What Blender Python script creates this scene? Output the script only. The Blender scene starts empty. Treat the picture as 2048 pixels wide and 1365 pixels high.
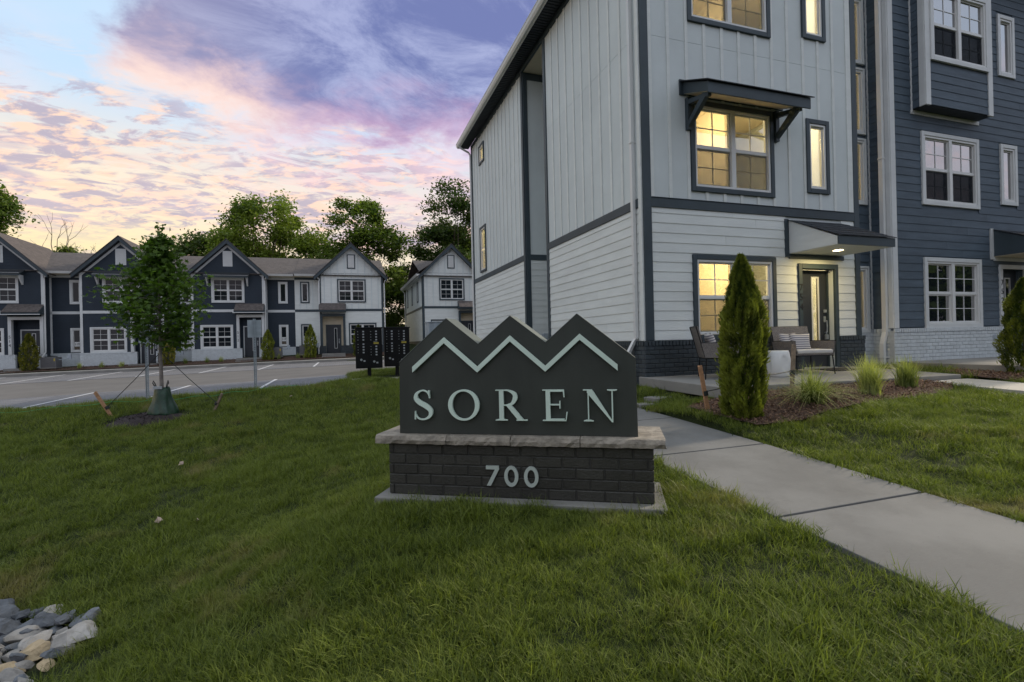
import bpy, bmesh, math, random
import numpy as np
from mathutils import Vector, Matrix, noise as mnoise
R = math.radians
random.seed(7); np.random.seed(7)
sc = bpy.context.scene
COL = sc.collection

# ------------------------------------------------------------------ camera
cam_d = bpy.data.cameras.new('camera'); cam = bpy.data.objects.new('camera', cam_d); COL.objects.link(cam)
cam_d.sensor_width = 36.0; cam_d.lens = 36.0 * 1003.0 / 2048.0
cam_d.clip_start = 0.05; cam_d.clip_end = 2000
ROLL = math.atan(0.0237)
cam.matrix_world = Matrix.Rotation(-ROLL, 4, 'Y').inverted() @ Matrix.Rotation(math.pi / 2, 4, 'X')
sc.camera = cam

# ------------------------------------------------------------------ node helper
class N:
    """a socket (or number) with arithmetic that builds math nodes"""
    def __init__(s, nt, sock): s.nt, s.s = nt, sock
    def _m(s, op, *a, clamp=False):
        n = s.nt.nodes.new('ShaderNodeMath'); n.operation = op; n.use_clamp = clamp
        for i, v in enumerate((s,) + a):
            if isinstance(v, N): s.nt.links.new(v.s, n.inputs[i])
            else: n.inputs[i].default_value = float(v)
        return N(s.nt, n.outputs[0])
    def __add__(s, o): return s._m('ADD', o)
    __radd__ = __add__
    def __sub__(s, o): return s._m('SUBTRACT', o)
    def __rsub__(s, o): return (s * -1.0) + o
    def __mul__(s, o): return s._m('MULTIPLY', o)
    __rmul__ = __mul__
    def __truediv__(s, o): return s._m('DIVIDE', o)
    def f(s, op, *a): return s._m(op, *a)
    def clamp(s): return s._m('ADD', 0.0, clamp=True)
    def ss(s, a, b):
        n = s.nt.nodes.new('ShaderNodeMapRange'); n.interpolation_type = 'SMOOTHSTEP'
        s.nt.links.new(s.s, n.inputs[0]); n.inputs[1].default_value = min(a, b); n.inputs[2].default_value = max(a, b)
        n.inputs[3].default_value = 0 if a < b else 1; n.inputs[4].default_value = 1 if a < b else 0
        return N(s.nt, n.outputs[0])
def combine(nt, x, y, z):
    n = nt.nodes.new('ShaderNodeCombineXYZ')
    for i, v in enumerate((x, y, z)):
        if isinstance(v, N): nt.links.new(v.s, n.inputs[i])
        else: n.inputs[i].default_value = v
    return n.outputs[0]
def noise(nt, vec, scale, detail=4, rough=.5, dist=0., col=False):
    n = nt.nodes.new('ShaderNodeTexNoise'); nt.links.new(vec, n.inputs['Vector'])
    n.inputs['Scale'].default_value = scale; n.inputs['Detail'].default_value = detail
    n.inputs['Roughness'].default_value = rough; n.inputs['Distortion'].default_value = dist
    return n.outputs['Color'] if col else N(nt, n.outputs[0])
def mixc(nt, fac, a, b, mode='MIX'):
    n = nt.nodes.new('ShaderNodeMix'); n.data_type = 'RGBA'; n.blend_type = mode
    for idx, v in ((0, fac), (6, a), (7, b)):
        if isinstance(v, N): nt.links.new(v.s, n.inputs[idx])
        elif isinstance(v, bpy.types.NodeSocket): nt.links.new(v, n.inputs[idx])
        elif idx == 0: n.inputs[0].default_value = v
        else: n.inputs[idx].default_value = (*v, 1)
    return n.outputs[2]

# ------------------------------------------------------------------ world: dusk sky with cloud layers
w = bpy.data.worlds.new('World'); sc.world = w; w.use_nodes = True
nt = w.node_tree; nt.nodes.clear()
tc = nt.nodes.new('ShaderNodeTexCoord'); sep = nt.nodes.new('ShaderNodeSeparateXYZ')
nt.links.new(tc.outputs['Generated'], sep.inputs[0])
X, Y, Z = (N(nt, sep.outputs[i]) for i in range(3))
el = Z.f('ARCSINE') * 57.2958
az = X.f('ARCTAN2', Y) * 57.2958
azw = (X * math.sin(R(-58)) + Y * math.cos(R(-58)))          # 1 towards the sunset side
warm = azw.ss(-.2, 1.0)
pz = Z.f('MAXIMUM', 0.0) + 0.13
P1 = combine(nt, X / pz, Y / pz, 0.0)
base_h = mixc(nt, azw.ss(.35, .95), (.58, .54, .60), (.88, .72, .34))
base_m = mixc(nt, azw.ss(.2, .98), (.54, .58, .68), (.84, .71, .54))
base_u = mixc(nt, warm, (.50, .58, .72), (.47, .63, .80))
c = mixc(nt, el.ss(5, 15), base_h, base_m)
c = mixc(nt, el.ss(14, 24), c, base_u)
c = mixc(nt, el.ss(30, 70), c, (.78, .82, .84))
# low stretched streaks
lowv = combine(nt, az * .045, el * .30, 3.1)
st = noise(nt, lowv, 1.25, 7, .58, .6)
st2 = noise(nt, combine(nt, az * .05, el * .34, 9.4), 1.9, 7, .6, .4)
m_low = st.ss(.49, .60) * el.ss(2, 6) * el.ss(22, 12) * azw.ss(-.1, .5)
pinkp = noise(nt, combine(nt, az * .10, el * .5, 5.5), 1.6, 6, .6, .3).ss(.42, .60)
lowcol = mixc(nt, pinkp, (.42, .37, .48), (.84, .56, .50))
c = mixc(nt, m_low * .88, c, lowcol)
# mackerel field
warp = noise(nt, P1, 1.3, 3, .5, 0, col=True)
P2 = combine(nt, (X * .86 + Y * .5) / pz * .75, (Y * .86 - X * .5) / pz * 1.25, 0.7)
cell_a = noise(nt, P2, 6.5, 9, .66, .9)
cell_b = noise(nt, combine(nt, X / pz * 1.0 + 4.2, Y / pz * 1.6 + .13, 1.7), 9.5, 7, .6, .3)
field = noise(nt, P1, 1.1, 4, .5)
reg = (el + field * 12.0 - 6.0)
patchy = noise(nt, combine(nt, X / pz * .8 + 2.0, Y / pz * 1.7, 4.4), 1.5, 5, .6, .5).ss(.32, .50)
m_mac = cell_a.ss(.43, .555) * reg.ss(7.5, 12.0) * reg.ss(24.5, 20.0)
mac_cut = (az + field * 26.0 - 13.0).ss(3, -15)
behind = Y.ss(.2, -.2)
m_mac = m_mac * (mac_cut.f('MAXIMUM', behind * .35)) * patchy
maccol = mixc(nt, cell_b.ss(.44, .58), (.40, .35, .44), mixc(nt, warm, (.80, .56, .56), (.90, .62, .46)))
c = mixc(nt, m_mac * .86, c, maccol)
# veil between the small clouds
veil = noise(nt, P1, 2.2, 5, .55, .4).ss(.4, .7) * reg.ss(9, 14) * reg.ss(30, 22)
c = mixc(nt, veil * .35, c, (.80, .64, .68))
# the large dusk-blue cloud
wob = noise(nt, P1, 1.6, 8, .60, .35)
wob2 = noise(nt, P1, 4.8, 8, .62, .3)
edge = el + (wob * 12.0 - 6.0) + (wob2 * 7.0 - 3.5) + (az + 40.0) * 0.05 - 22.3
left = az + 38.5 + (wob * 10.0 - 5.0) + (wob2 * 9.0 - 4.5)
top = (el + wob * 22.0 - 11.0).ss(56, 42)
sides = (az + wob * 30.0 - 15.0).ss(95, 60)
m_big = edge.ss(-.6, 2.2) * left.ss(-1.5, 2.0) * top * sides
rim_w = edge.ss(6.0, .2) * left.ss(22, 8)
rim_p = edge.ss(6.5, 1.0)
inner = noise(nt, combine(nt, (X * .8 + Y * .6) / pz * .95, (Y * .8 - X * .6) / pz * 1.35, 2.2), 2.6, 10, .70, .5)
bigcol = mixc(nt, inner.ss(.38, .64), (.125, .15, .35), (.32, .35, .56))
bigcol = mixc(nt, az.ss(-16, -37) * .55, bigcol, (.34, .31, .42))
bigcol = mixc(nt, rim_p * .5, bigcol, (.70, .40, .52))
bigcol = mixc(nt, rim_w * .8, bigcol, (1.0, .76, .58))
hole = noise(nt, P1, 3.4, 7, .6, .5).ss(.60, .69) * az.ss(-14, -3)
bigcol = mixc(nt, hole * .8, bigcol, (.50, .58, .78))
c = mixc(nt, m_big * .95, c, bigcol)
# pink wash under it
wash = edge.ss(-7.0, -2.0) * edge.ss(2.5, -1.0) * az.ss(-34, -22) * wob2.ss(.35, .6) * sides
c = mixc(nt, wash * .4, c, (.84, .55, .62))
c = mixc(nt, el.ss(.5, -3.0), c, (.10, .10, .09))
bg = nt.nodes.new('ShaderNodeBackground'); nt.links.new(c, bg.inputs[0]); bg.inputs[1].default_value = 1.0
# a thin share of physical sky under the cloud colours
sky = nt.nodes.new('ShaderNodeTexSky'); sky.sky_type = 'NISHITA'; sky.sun_disc = False
SUN_EL, SUN_AZ = R(26), R(61)
sky.sun_elevation = SUN_EL; sky.sun_rotation = SUN_AZ
bg2 = nt.nodes.new('ShaderNodeBackground'); nt.links.new(sky.outputs[0], bg2.inputs[0]); bg2.inputs[1].default_value = 0.05
mxs = nt.nodes.new('ShaderNodeMixShader'); mxs.inputs[0].default_value = 0.06
nt.links.new(bg.outputs[0], mxs.inputs[1]); nt.links.new(bg2.outputs[0], mxs.inputs[2])
wo = nt.nodes.new('ShaderNodeOutputWorld'); nt.links.new(mxs.outputs[0], wo.inputs[0])
try: w.cycles.sampling_method = 'MANUAL'; w.cycles.sample_map_resolution = 512
except Exception: pass

# ------------------------------------------------------------------ sun: soft, from behind the right end of the near houses
sl = bpy.data.lights.new('sun', 'SUN'); sun = bpy.data.objects.new('sun', sl); COL.objects.link(sun)
sl.energy = 2.3; sl.angle = R(7); sl.color = (1.0, .86, .66)
sd = Vector((math.sin(SUN_AZ) * math.cos(SUN_EL), math.cos(SUN_AZ) * math.cos(SUN_EL), math.sin(SUN_EL)))
sun.rotation_euler = sd.to_track_quat('Z', 'Y').to_euler(); sun.location = (30, 20, 40)

vs = sc.view_settings; vs.view_transform = 'Standard'; vs.look = 'None'; vs.exposure = 0.42; vs.gamma = 1; vs.use_curve_mapping = False
cy = sc.cycles; cy.use_denoising = True; cy.max_bounces = 6; cy.diffuse_bounces = 3; cy.glossy_bounces = 3
cy.transmission_bounces = 4; cy.transparent_max_bounces = 8; cy.sample_clamp_indirect = 4.0; cy.caustics_reflective = False; cy.caustics_refractive = False

# ------------------------------------------------------------------ frames, object helpers
TH = R(18.6)
CX, CY = 2.402, 9.0
cT, sT = math.cos(TH), math.sin(TH)
def W(s, y, z=0.0): return Vector((CX + cT * s - sT * y, CY + sT * s + cT * y, z))
def L(x, y):
    rx, ry = x - CX, y - CY
    return rx * cT + ry * sT, -rx * sT + ry * cT
def tag(o, label=None, cat=None, group=None, kind=None):
    if label: o['label'] = label
    if cat: o['category'] = cat
    if group: o['group'] = group
    if kind: o['kind'] = kind
    return o
def thing(name, label, cat, loc, rz=TH, group=None):
    o = bpy.data.objects.new(name, None); COL.objects.link(o); o.empty_display_size = .1
    o.location = loc; o.rotation_euler = (0, 0, rz)
    return tag(o, label, cat, group)
def link(name, me, parent=None, mats=None):
    o = bpy.data.objects.new(name, me); COL.objects.link(o)
    if parent: o.parent = parent
    if mats:
        me.materials.clear()
        for m in (mats if isinstance(mats, (list, tuple)) else [mats]): me.materials.append(m)
    return o
def copy_tree(o, parent=None):
    c_ = o.copy(); COL.objects.link(c_)
    if parent: c_.parent = parent
    for ch in list(o.children): copy_tree(ch, c_)
    return c_
class MB:
    def __init__(s): s.v, s.f, s.m = [], [], []
    def add(s, vs_, fs, mi=0):
        b = len(s.v); s.v += [tuple(p) for p in vs_]; s.f += [tuple(b + i for i in f) for f in fs]; s.m += [mi] * len(fs)
        return s
    def box(s, x0, x1, y0, y1, z0, z1, mi=0):
        vs_ = [(x0, y0, z0), (x1, y0, z0), (x1, y1, z0), (x0, y1, z0), (x0, y0, z1), (x1, y0, z1), (x1, y1, z1), (x0, y1, z1)]
        return s.add(vs_, [(0, 3, 2, 1), (4, 5, 6, 7), (0, 1, 5, 4), (1, 2, 6, 5), (2, 3, 7, 6), (3, 0, 4, 7)], mi)
    def prism(s, prof, fn0, fn1, mi=0):
        """prof: 2-D outline; fn0/fn1 map a profile point to the two end positions"""
        n = len(prof); vs_ = [fn0(p) for p in prof] + [fn1(p) for p in prof]
        fs = [tuple(range(n))[::-1], tuple(range(n, 2 * n))] + [(i, (i + 1) % n, n + (i + 1) % n, n + i) for i in range(n)]
        return s.add(vs_, fs, mi)
    def tube(s, pts, rad, n=8, mi=0, cap=True):
        pts = [Vector(p) for p in pts]; rings = []
        rr = rad if isinstance(rad, (list, tuple)) else [rad] * len(pts)
        for i, p in enumerate(pts):
            t = (pts[min(i + 1, len(pts) - 1)] - pts[max(i - 1, 0)]).normalized()
            a = Vector((0, 0, 1)) if abs(t.z) < .9 else Vector((1, 0, 0))
            u_ = t.cross(a).normalized(); v_ = t.cross(u_)
            rings.append([p + (u_ * math.cos(2 * math.pi * k / n) + v_ * math.sin(2 * math.pi * k / n)) * rr[i] for k in range(n)])
        vs_ = [q for r_ in rings for q in r_]; fs = []
        for i in range(len(pts) - 1):
            for k in range(n): fs.append((i * n + k, i * n + (k + 1) % n, (i + 1) * n + (k + 1) % n, (i + 1) * n + k))
        if cap: fs += [tuple(range(n)), tuple(range((len(pts) - 1) * n, len(pts) * n))[::-1]]
        return s.add(vs_, fs, mi)
    def mesh(s, name, smooth=False, fix=True):
        me = bpy.data.meshes.new(name); me.from_pydata(s.v, [], s.f)
        if any(s.m): me.polygons.foreach_set('material_index', s.m)
        if fix:
            bm = bmesh.new(); bm.from_mesh(me); bmesh.ops.recalc_face_normals(bm, faces=bm.faces[:]); bm.to_mesh(me); bm.free()
        if smooth: me.polygons.foreach_set('use_smooth', [True] * len(me.polygons))
        me.update(); return me
    def obj(s, name, mats, parent=None, smooth=False, bevel=0.0, seg=2):
        o = link(name, s.mesh(name, smooth), parent, mats)
        if bevel:
            b = o.modifiers.new('bevel', 'BEVEL'); b.width = bevel; b.segments = seg; b.limit_method = 'ANGLE'; b.angle_limit = R(40)
        return o

# ------------------------------------------------------------------ materials
def pos_vec(nt, kind='world'):
    if kind == 'object': return nt.nodes.new('ShaderNodeTexCoord').outputs['Object']
    g = nt.nodes.new('ShaderNodeNewGeometry').outputs['Position']
    mp = nt.nodes.new('ShaderNodeMapping'); nt.links.new(g, mp.inputs[0]); mp.inputs['Rotation'].default_value = (0, 0, -TH)
    return mp.outputs[0]
def scaled(nt, vec, s):
    mp = nt.nodes.new('ShaderNodeMapping'); nt.links.new(vec, mp.inputs[0]); mp.inputs['Scale'].default_value = s
    return mp.outputs[0]
def newmat(name):
    m = bpy.data.materials.new(name); m.use_nodes = True; nt = m.node_tree
    return m, nt, nt.nodes['Principled BSDF']
def mat(name, col, rough=.6, var=.12, scale=3.0, aniso=(1, 1, 1), bump=0., bscale=60., baniso=(1, 1, 1), metal=0., dirt=0., dcol=(.10, .09, .07), spec=.5, rnd=0.):
    m, nt, b = newmat(name)
    pv = pos_vec(nt)
    a = noise(nt, scaled(nt, pv, aniso), scale, 6, .6)
    lo = tuple(x * (1 - var) for x in col); hi = tuple(min(1, x * (1 + var)) for x in col)
    cc = mixc(nt, a.ss(.3, .7), lo, hi)
    if rnd:
        oi = nt.nodes.new('ShaderNodeObjectInfo'); k = N(nt, oi.outputs['Random']) * (2 * rnd) + (1 - rnd)
        g = combine(nt, k, k, k); cc = mixc(nt, 1.0, cc, g, 'MULTIPLY')
    if dirt:
        d = noise(nt, pv, scale * .37, 8, .7).ss(.52, .74) * dirt
        cc = mixc(nt, d, cc, dcol)
    nt.links.new(cc, b.inputs['Base Color'])
    b.inputs['Roughness'].default_value = rough; b.inputs['Metallic'].default_value = metal
    b.inputs['Specular IOR Level'].default_value = spec
    if bump:
        bn = nt.nodes.new('ShaderNodeBump'); bn.inputs['Strength'].default_value = bump; bn.inputs['Distance'].default_value = .01
        h = noise(nt, scaled(nt, pv, baniso), bscale, 5, .6)
        nt.links.new(h.s, bn.inputs['Height']); nt.links.new(bn.outputs[0], b.inputs['Normal'])
    return m
M = {}
M['siding_light'] = mat('siding_light', (.68, .71, .69), .55, .05, 1.2, (1, 1, 5), .35, 9, (1, 1, 9), dirt=.10, dcol=(.42, .42, .40), rnd=.03)
M['panel_light'] = mat('panel_light', (.60, .65, .65), .6, .05, .9, (1, 1, 1), .12, 30, dirt=.14, dcol=(.42, .43, .42), rnd=.02)
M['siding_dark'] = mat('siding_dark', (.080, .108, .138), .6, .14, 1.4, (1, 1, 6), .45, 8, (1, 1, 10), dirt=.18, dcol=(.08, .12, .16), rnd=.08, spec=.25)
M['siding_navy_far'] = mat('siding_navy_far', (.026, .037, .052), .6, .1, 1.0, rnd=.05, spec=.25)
M['trim_dark'] = mat('trim_dark', (.034, .052, .064), .55, .12, 2.0, bump=.12, bscale=40, rnd=.04)
M['trim_white'] = mat('trim_white', (.60, .62, .62), .5, .05, 2.0, bump=.06, bscale=40)
M['vinyl'] = mat('vinyl', (.66, .67, .66), .35, .03, 2.0)
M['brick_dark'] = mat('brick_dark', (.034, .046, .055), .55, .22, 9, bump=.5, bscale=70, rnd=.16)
M['mortar_dark'] = mat('mortar_dark', (.028, .036, .048), .7, .2, 12, bump=.5, bscale=90)
M['brick_white'] = mat('brick_white', (.56, .60, .62), .55, .08, 9, bump=.5, bscale=70, rnd=.05)
M['mortar_white'] = mat('mortar_white', (.44, .47, .49), .7, .1, 12, bump=.5, bscale=90)
M['sign_paint'] = mat('sign_paint', (.034, .040, .033), .5, .14, 1.6, (2.2, 2.2, .35), bump=.12, bscale=220, dirt=.30, dcol=(.070, .072, .062))
M['sign_brick'] = mat('sign_brick', (.036, .035, .029), .45, .14, 8, bump=.55, bscale=60, rnd=.16)
M['sign_mortar'] = mat('sign_mortar', (.031, .030, .026), .6, .2, 12, bump=.6, bscale=90)
M['sign_letter'] = mat('sign_letter', (.66, .79, .69), .4, .05, 3)
M['sign_number'] = mat('sign_number', (.52, .58, .54), .35, .06, 6, metal=.2)
M['coping'] = mat('coping', (.29, .255, .21), .8, .28, 14, bump=1.0, bscale=45, dirt=.35, dcol=(.14, .13, .12), rnd=.08)
M['concrete'] = mat('concrete', (.225, .217, .20), .85, .14, 1.6, bump=.3, bscale=140, dirt=.25, dcol=(.16, .15, .14), rnd=.03)
def concrete_mat(name, col):
    m, nt, b = newmat(name); pv = pos_vec(nt)
    a = noise(nt, pv, .9, 8, .65); f_ = noise(nt, scaled(nt, pv, (1, 9, 1)), 22, 4, .7); d = noise(nt, pv, 2.3, 9, .75).ss(.56, .72); sp = noise(nt, pv, 55, 2, .5).ss(.70, .76)
    cc = mixc(nt, a.ss(.35, .65), tuple(x * .78 for x in col), tuple(x * 1.14 for x in col)); cc = mixc(nt, f_.ss(.35, .7) * .22, cc, tuple(x * 1.2 for x in col)); cc = mixc(nt, d * .55, cc, tuple(x * .66 for x in col)); cc = mixc(nt, sp * .5, cc, tuple(x * .45 for x in col))
    nt.links.new(cc, b.inputs['Base Color']); b.inputs['Roughness'].default_value = .88
    bn = nt.nodes.new('ShaderNodeBump'); bn.inputs['Strength'].default_value = .35; bn.inputs['Distance'].default_value = .004
    nt.links.new(noise(nt, scaled(nt, pv, (1, 12, 1)), 30, 4, .7).s, bn.inputs['Height']); nt.links.new(bn.outputs[0], b.inputs['Normal']); return m
M['walk'] = concrete_mat('walk', (.165, .163, .156))
M['concrete_pale'] = mat('concrete_pale', (.42, .40, .36), .85, .08, 1.6, bump=.3, bscale=140, dirt=.2, dcol=(.28, .26, .22))
M['asphalt'] = mat('asphalt', (.130, .122, .114), .9, .12, .7, (1, 1, 1), .3, 120, dirt=.3, dcol=(.17, .155, .14))
M['door_dark'] = mat('door_dark', (.026, .031, .040), .45, .08, 2)
M['soffit_dark'] = mat('soffit_dark', (.022, .028, .036), .6, .1, 3)
M['cream'] = mat('cream', (.62, .55, .42), .8, .05, 2)
M['black_metal'] = mat('black_metal', (.006, .0065, .0075), .45, .1, 4, spec=.25)
M['steel'] = mat('steel', (.46, .50, .52), .38, .12, 8, metal=.7)
M['galv'] = mat('galv', (.40, .45, .50), .45, .12, 8, metal=.35)
M['wicker'] = mat('wicker', (.20, .18, .165), .7, .35, 60, bump=.4, bscale=120)
M['cushion'] = mat('cushion', (.55, .53, .50), .9, .05, 10, bump=.2, bscale=200)
M['ceramic'] = mat('ceramic', (.70, .70, .68), .3, .03, 3)
M['mulch'] = mat('mulch', (.075, .042, .028), .95, .5, 45, bump=1.0, bscale=60)
M['mulch_chip'] = mat('mulch_chip', (.19, .115, .075), .9, .4, 25, rnd=.4)
M['mulch_dark'] = mat('mulch_dark', (.030, .020, .020), .95, .5, 45, bump=1.0, bscale=60)
M['stake'] = mat('stake', (.42, .23, .12), .8, .2, 18, bump=.3, bscale=60)
M['stake_grey'] = mat('stake_grey', (.24, .18, .13), .85, .25, 18, bump=.4, bscale=60)
M['strap'] = mat('strap', (.020, .024, .022), .7, .1, 10)
M['bag'] = mat('bag', (.014, .048, .025), .36, .3, 9, bump=.6, bscale=16)
M['bark'] = mat('bark', (.12, .095, .07), .9, .3, 16, bump=.8, bscale=40)
M['bark_grey'] = mat('bark_grey', (.22, .19, .17), .9, .25, 10, bump=.5, bscale=40)
M['ac_grey'] = mat('ac_grey', (.13, .13, .135), .6, .08, 4)
M['rock_dark'] = mat('rock_dark', (.115, .125, .14), .85, .3, 9, bump=1.0, bscale=26, dirt=.3, dcol=(.20, .20, .20), rnd=.2)
M['rock_light'] = mat('rock_light', (.33, .31, .285), .85, .25, 9, bump=1.0, bscale=26, dirt=.35, dcol=(.16, .16, .17), rnd=.18)
M['rock_tan'] = mat('rock_tan', (.44, .34, .21), .85, .22, 9, bump=1.0, bscale=26, dirt=.25, dcol=(.28, .24, .18), rnd=.12)
M['white_line'] = mat('white_line', (.55, .56, .58), .7, .08, 8, dirt=.25, dcol=(.30, .30, .31))
M['black_print'] = mat('black_print', (.012, .013, .015), .5, .05, 4)
M['label_grey'] = mat('label_grey', (.38, .40, .42), .5, .05, 8)
M['sticker_yellow'] = mat('sticker_yellow', (.42, .33, .05), .5, .05, 8)
M['mat_rubber'] = mat('mat_rubber', (.020, .017, .016), .9, .3, 50, bump=.6, bscale=160)
M['litter'] = mat('litter', (.55, .42, .34), .7, .1, 8)
M['cord_green'] = mat('cord_green', (.05, .42, .16), .6, .1, 8)

def shingle_mat(name, c1, c2, sx, sy):
    m, nt, b = newmat(name)
    tcn = nt.nodes.new('ShaderNodeTexCoord')
    br = nt.nodes.new('ShaderNodeTexBrick'); nt.links.new(scaled(nt, tcn.outputs['UV'], (1, 1, 1)), br.inputs['Vector'])
    br.inputs['Color1'].default_value = (*c1, 1); br.inputs['Color2'].default_value = (*c2, 1); br.inputs['Mortar'].default_value = (*(x * .45 for x in c1), 1)
    br.inputs['Scale'].default_value = 1; br.inputs['Brick Width'].default_value = sx; br.inputs['Row Height'].default_value = sy
    br.inputs['Mortar Size'].default_value = sy * .07; br.inputs['Bias'].default_value = -.2; br.offset = .37; br.squash = .8; br.squash_frequency = 3
    n_ = noise(nt, pos_vec(nt), 3.0, 8, .7)
    cc = mixc(nt, n_.ss(.25, .8) * .5, br.outputs['Color'], tuple(x * 1.5 for x in c2))
    nt.links.new(cc, b.inputs['Base Color']); b.inputs['Roughness'].default_value = .9
    bn = nt.nodes.new('ShaderNodeBump'); bn.inputs['Strength'].default_value = .5; bn.inputs['Distance'].default_value = .02
    nt.links.new(br.outputs['Fac'], bn.inputs['Height']); bn.invert = True; nt.links.new(bn.outputs[0], b.inputs['Normal'])
    return m
M['shingle'] = shingle_mat('shingle', (.070, .060, .056), (.115, .098, .090), .30, .145)
M['shingle_dark'] = mat('shingle_dark', (.020, .024, .030), .85, .35, 14, bump=.6, bscale=180, rnd=.25)

def paver_mat():
    m, nt, b = newmat('paver')
    br = nt.nodes.new('ShaderNodeTexBrick'); nt.links.new(pos_vec(nt), br.inputs['Vector'])
    br.inputs['Color1'].default_value = (.125, .130, .148, 1); br.inputs['Color2'].default_value = (.185, .185, .200, 1); br.inputs['Mortar'].default_value = (.06, .06, .062, 1)
    br.inputs['Scale'].default_value = 1; br.inputs['Brick Width'].default_value = .23; br.inputs['Row Height'].default_value = .115
    br.inputs['Mortar Size'].default_value = .008; br.inputs['Bias'].default_value = 0
    n_ = noise(nt, pos_vec(nt), .6, 6, .6)
    cc = mixc(nt, n_.ss(.35, .7) * .4, br.outputs['Color'], (.24, .225, .215))
    nt.links.new(cc, b.inputs['Base Color']); b.inputs['Roughness'].default_value = .85
    bn = nt.nodes.new('ShaderNodeBump'); bn.inputs['Strength'].default_value = .6; bn.inputs['Distance'].default_value = .01; bn.invert = True
    nt.links.new(br.outputs['Fac'], bn.inputs['Height']); nt.links.new(bn.outputs[0], b.inputs['Normal'])
    return m
M['paver'] = paver_mat()

def lawn_mat():
    m, nt, b = newmat('lawn_soil')
    pv = pos_vec(nt)
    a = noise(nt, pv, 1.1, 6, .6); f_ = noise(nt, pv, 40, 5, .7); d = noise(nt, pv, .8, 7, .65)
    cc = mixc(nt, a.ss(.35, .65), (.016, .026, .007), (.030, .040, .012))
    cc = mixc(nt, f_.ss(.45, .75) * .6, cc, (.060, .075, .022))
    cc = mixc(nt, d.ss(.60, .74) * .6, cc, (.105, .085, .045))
    nt.links.new(cc, b.inputs['Base Color']); b.inputs['Roughness'].default_value = .95; b.inputs['Specular IOR Level'].default_value = .2
    bn = nt.nodes.new('ShaderNodeBump'); bn.inputs['Strength'].default_value = .9; bn.inputs['Distance'].default_value = .04
    nt.links.new(noise(nt, pv, 26, 6, .7).s, bn.inputs['Height']); nt.links.new(bn.outputs[0], b.inputs['Normal'])
    return m
M['lawn'] = lawn_mat()

def leaf_mat(name, lo, hi, trans=.35, rough=.5, scale=.9, tips=None, patch=None):
    m, nt, b = newmat(name)
    g = nt.nodes.new('ShaderNodeNewGeometry')
    at = nt.nodes.new('ShaderNodeAttribute'); at.attribute_name = 'shade'
    oi = nt.nodes.new('ShaderNodeObjectInfo')
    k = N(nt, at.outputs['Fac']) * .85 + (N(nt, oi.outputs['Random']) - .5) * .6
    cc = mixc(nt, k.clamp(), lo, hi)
    big = noise(nt, pos_vec(nt), scale, 4, .6)
    cc = mixc(nt, big.ss(.4, .65) * .35, cc, tuple((a + b_) * .5 * 1.25 for a, b_ in zip(lo, hi)))
    if patch:
        pp = noise(nt, pos_vec(nt), .8, 7, .65).ss(.56, .70) * .75
        cc = mixc(nt, pp, cc, patch)
    nt.links.new(cc, b.inputs['Base Color']); b.inputs['Roughness'].default_value = rough; b.inputs['Specular IOR Level'].default_value = .3
    tr = nt.nodes.new('ShaderNodeBsdfTranslucent'); nt.links.new(mixc(nt, 1.0, cc, (1.25, 1.35, .7), 'MULTIPLY'), tr.inputs[0])
    mx = nt.nodes.new('ShaderNodeMixShader'); mx.inputs[0].default_value = trans
    nt.links.new(b.outputs[0], mx.inputs[1]); nt.links.new(tr.outputs[0], mx.inputs[2])
    nt.links.new(mx.outputs[0], nt.nodes['Material Output'].inputs[0])
    return m
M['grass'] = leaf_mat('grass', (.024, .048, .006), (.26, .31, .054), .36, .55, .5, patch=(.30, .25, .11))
M['leaf_maple'] = leaf_mat('leaf_maple', (.028, .070, .010), (.16, .26, .042), .40)
M['leaf_tree'] = leaf_mat('leaf_tree', (.038, .078, .012), (.25, .32, .055), .42)
M['leaf_tree_dark'] = leaf_mat('leaf_tree_dark', (.026, .056, .012), (.16, .21, .042), .38)
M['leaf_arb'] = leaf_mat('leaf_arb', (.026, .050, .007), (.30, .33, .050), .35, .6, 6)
M['leaf_arb_sunlit'] = leaf_mat('leaf_arb_sunlit', (.07, .085, .010), (.36, .33, .045), .3, .6, 6)  # arborvitae leaves yellowed: bright sunlight put into the colour
M['tuft_grass'] = leaf_mat('tuft_grass', (.07, .115, .022), (.66, .68, .26), .35, .5, 8)

def glass_mat(name, tint, gl=.25, body=.0, warm=None):
    m, nt, b = newmat(name); nt.nodes.remove(b)
    gs = nt.nodes.new('ShaderNodeBsdfGlossy'); gs.inputs['Roughness'].default_value = .015
    bn = nt.nodes.new('ShaderNodeBump'); bn.inputs['Strength'].default_value = .10; bn.inputs['Distance'].default_value = .02
    nt.links.new(noise(nt, pos_vec(nt), 2.3, 2, .5).s, bn.inputs['Height']); nt.links.new(bn.outputs[0], gs.inputs['Normal'])
    if body: 
        un = nt.nodes.new('ShaderNodeBsdfDiffuse'); un.inputs[0].default_value = (*tint, 1)
    else:
        un = nt.nodes.new('ShaderNodeBsdfTransparent'); un.inputs[0].default_value = (*tint, 1)
    ge = nt.nodes.new('ShaderNodeNewGeometry'); vd = nt.nodes.new('ShaderNodeVectorMath'); vd.operation = 'DOT_PRODUCT'
    nt.links.new(ge.outputs['Incoming'], vd.inputs[0]); nt.links.new(ge.outputs['Normal'], vd.inputs[1])
    c_ = 1.0 - N(nt, vd.outputs['Value']).f('ABSOLUTE').clamp()
    fac = (c_.f('POWER', 4.0) * .8 + (gl if body else gl * .5)).clamp()
    mx = nt.nodes.new('ShaderNodeMixShader'); nt.links.new(fac.s, mx.inputs[0])
    nt.links.new(un.outputs[0], mx.inputs[1]); nt.links.new(gs.outputs[0], mx.inputs[2])
    nt.links.new(mx.outputs[0], nt.nodes['Material Output'].inputs[0])
    return m
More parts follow.
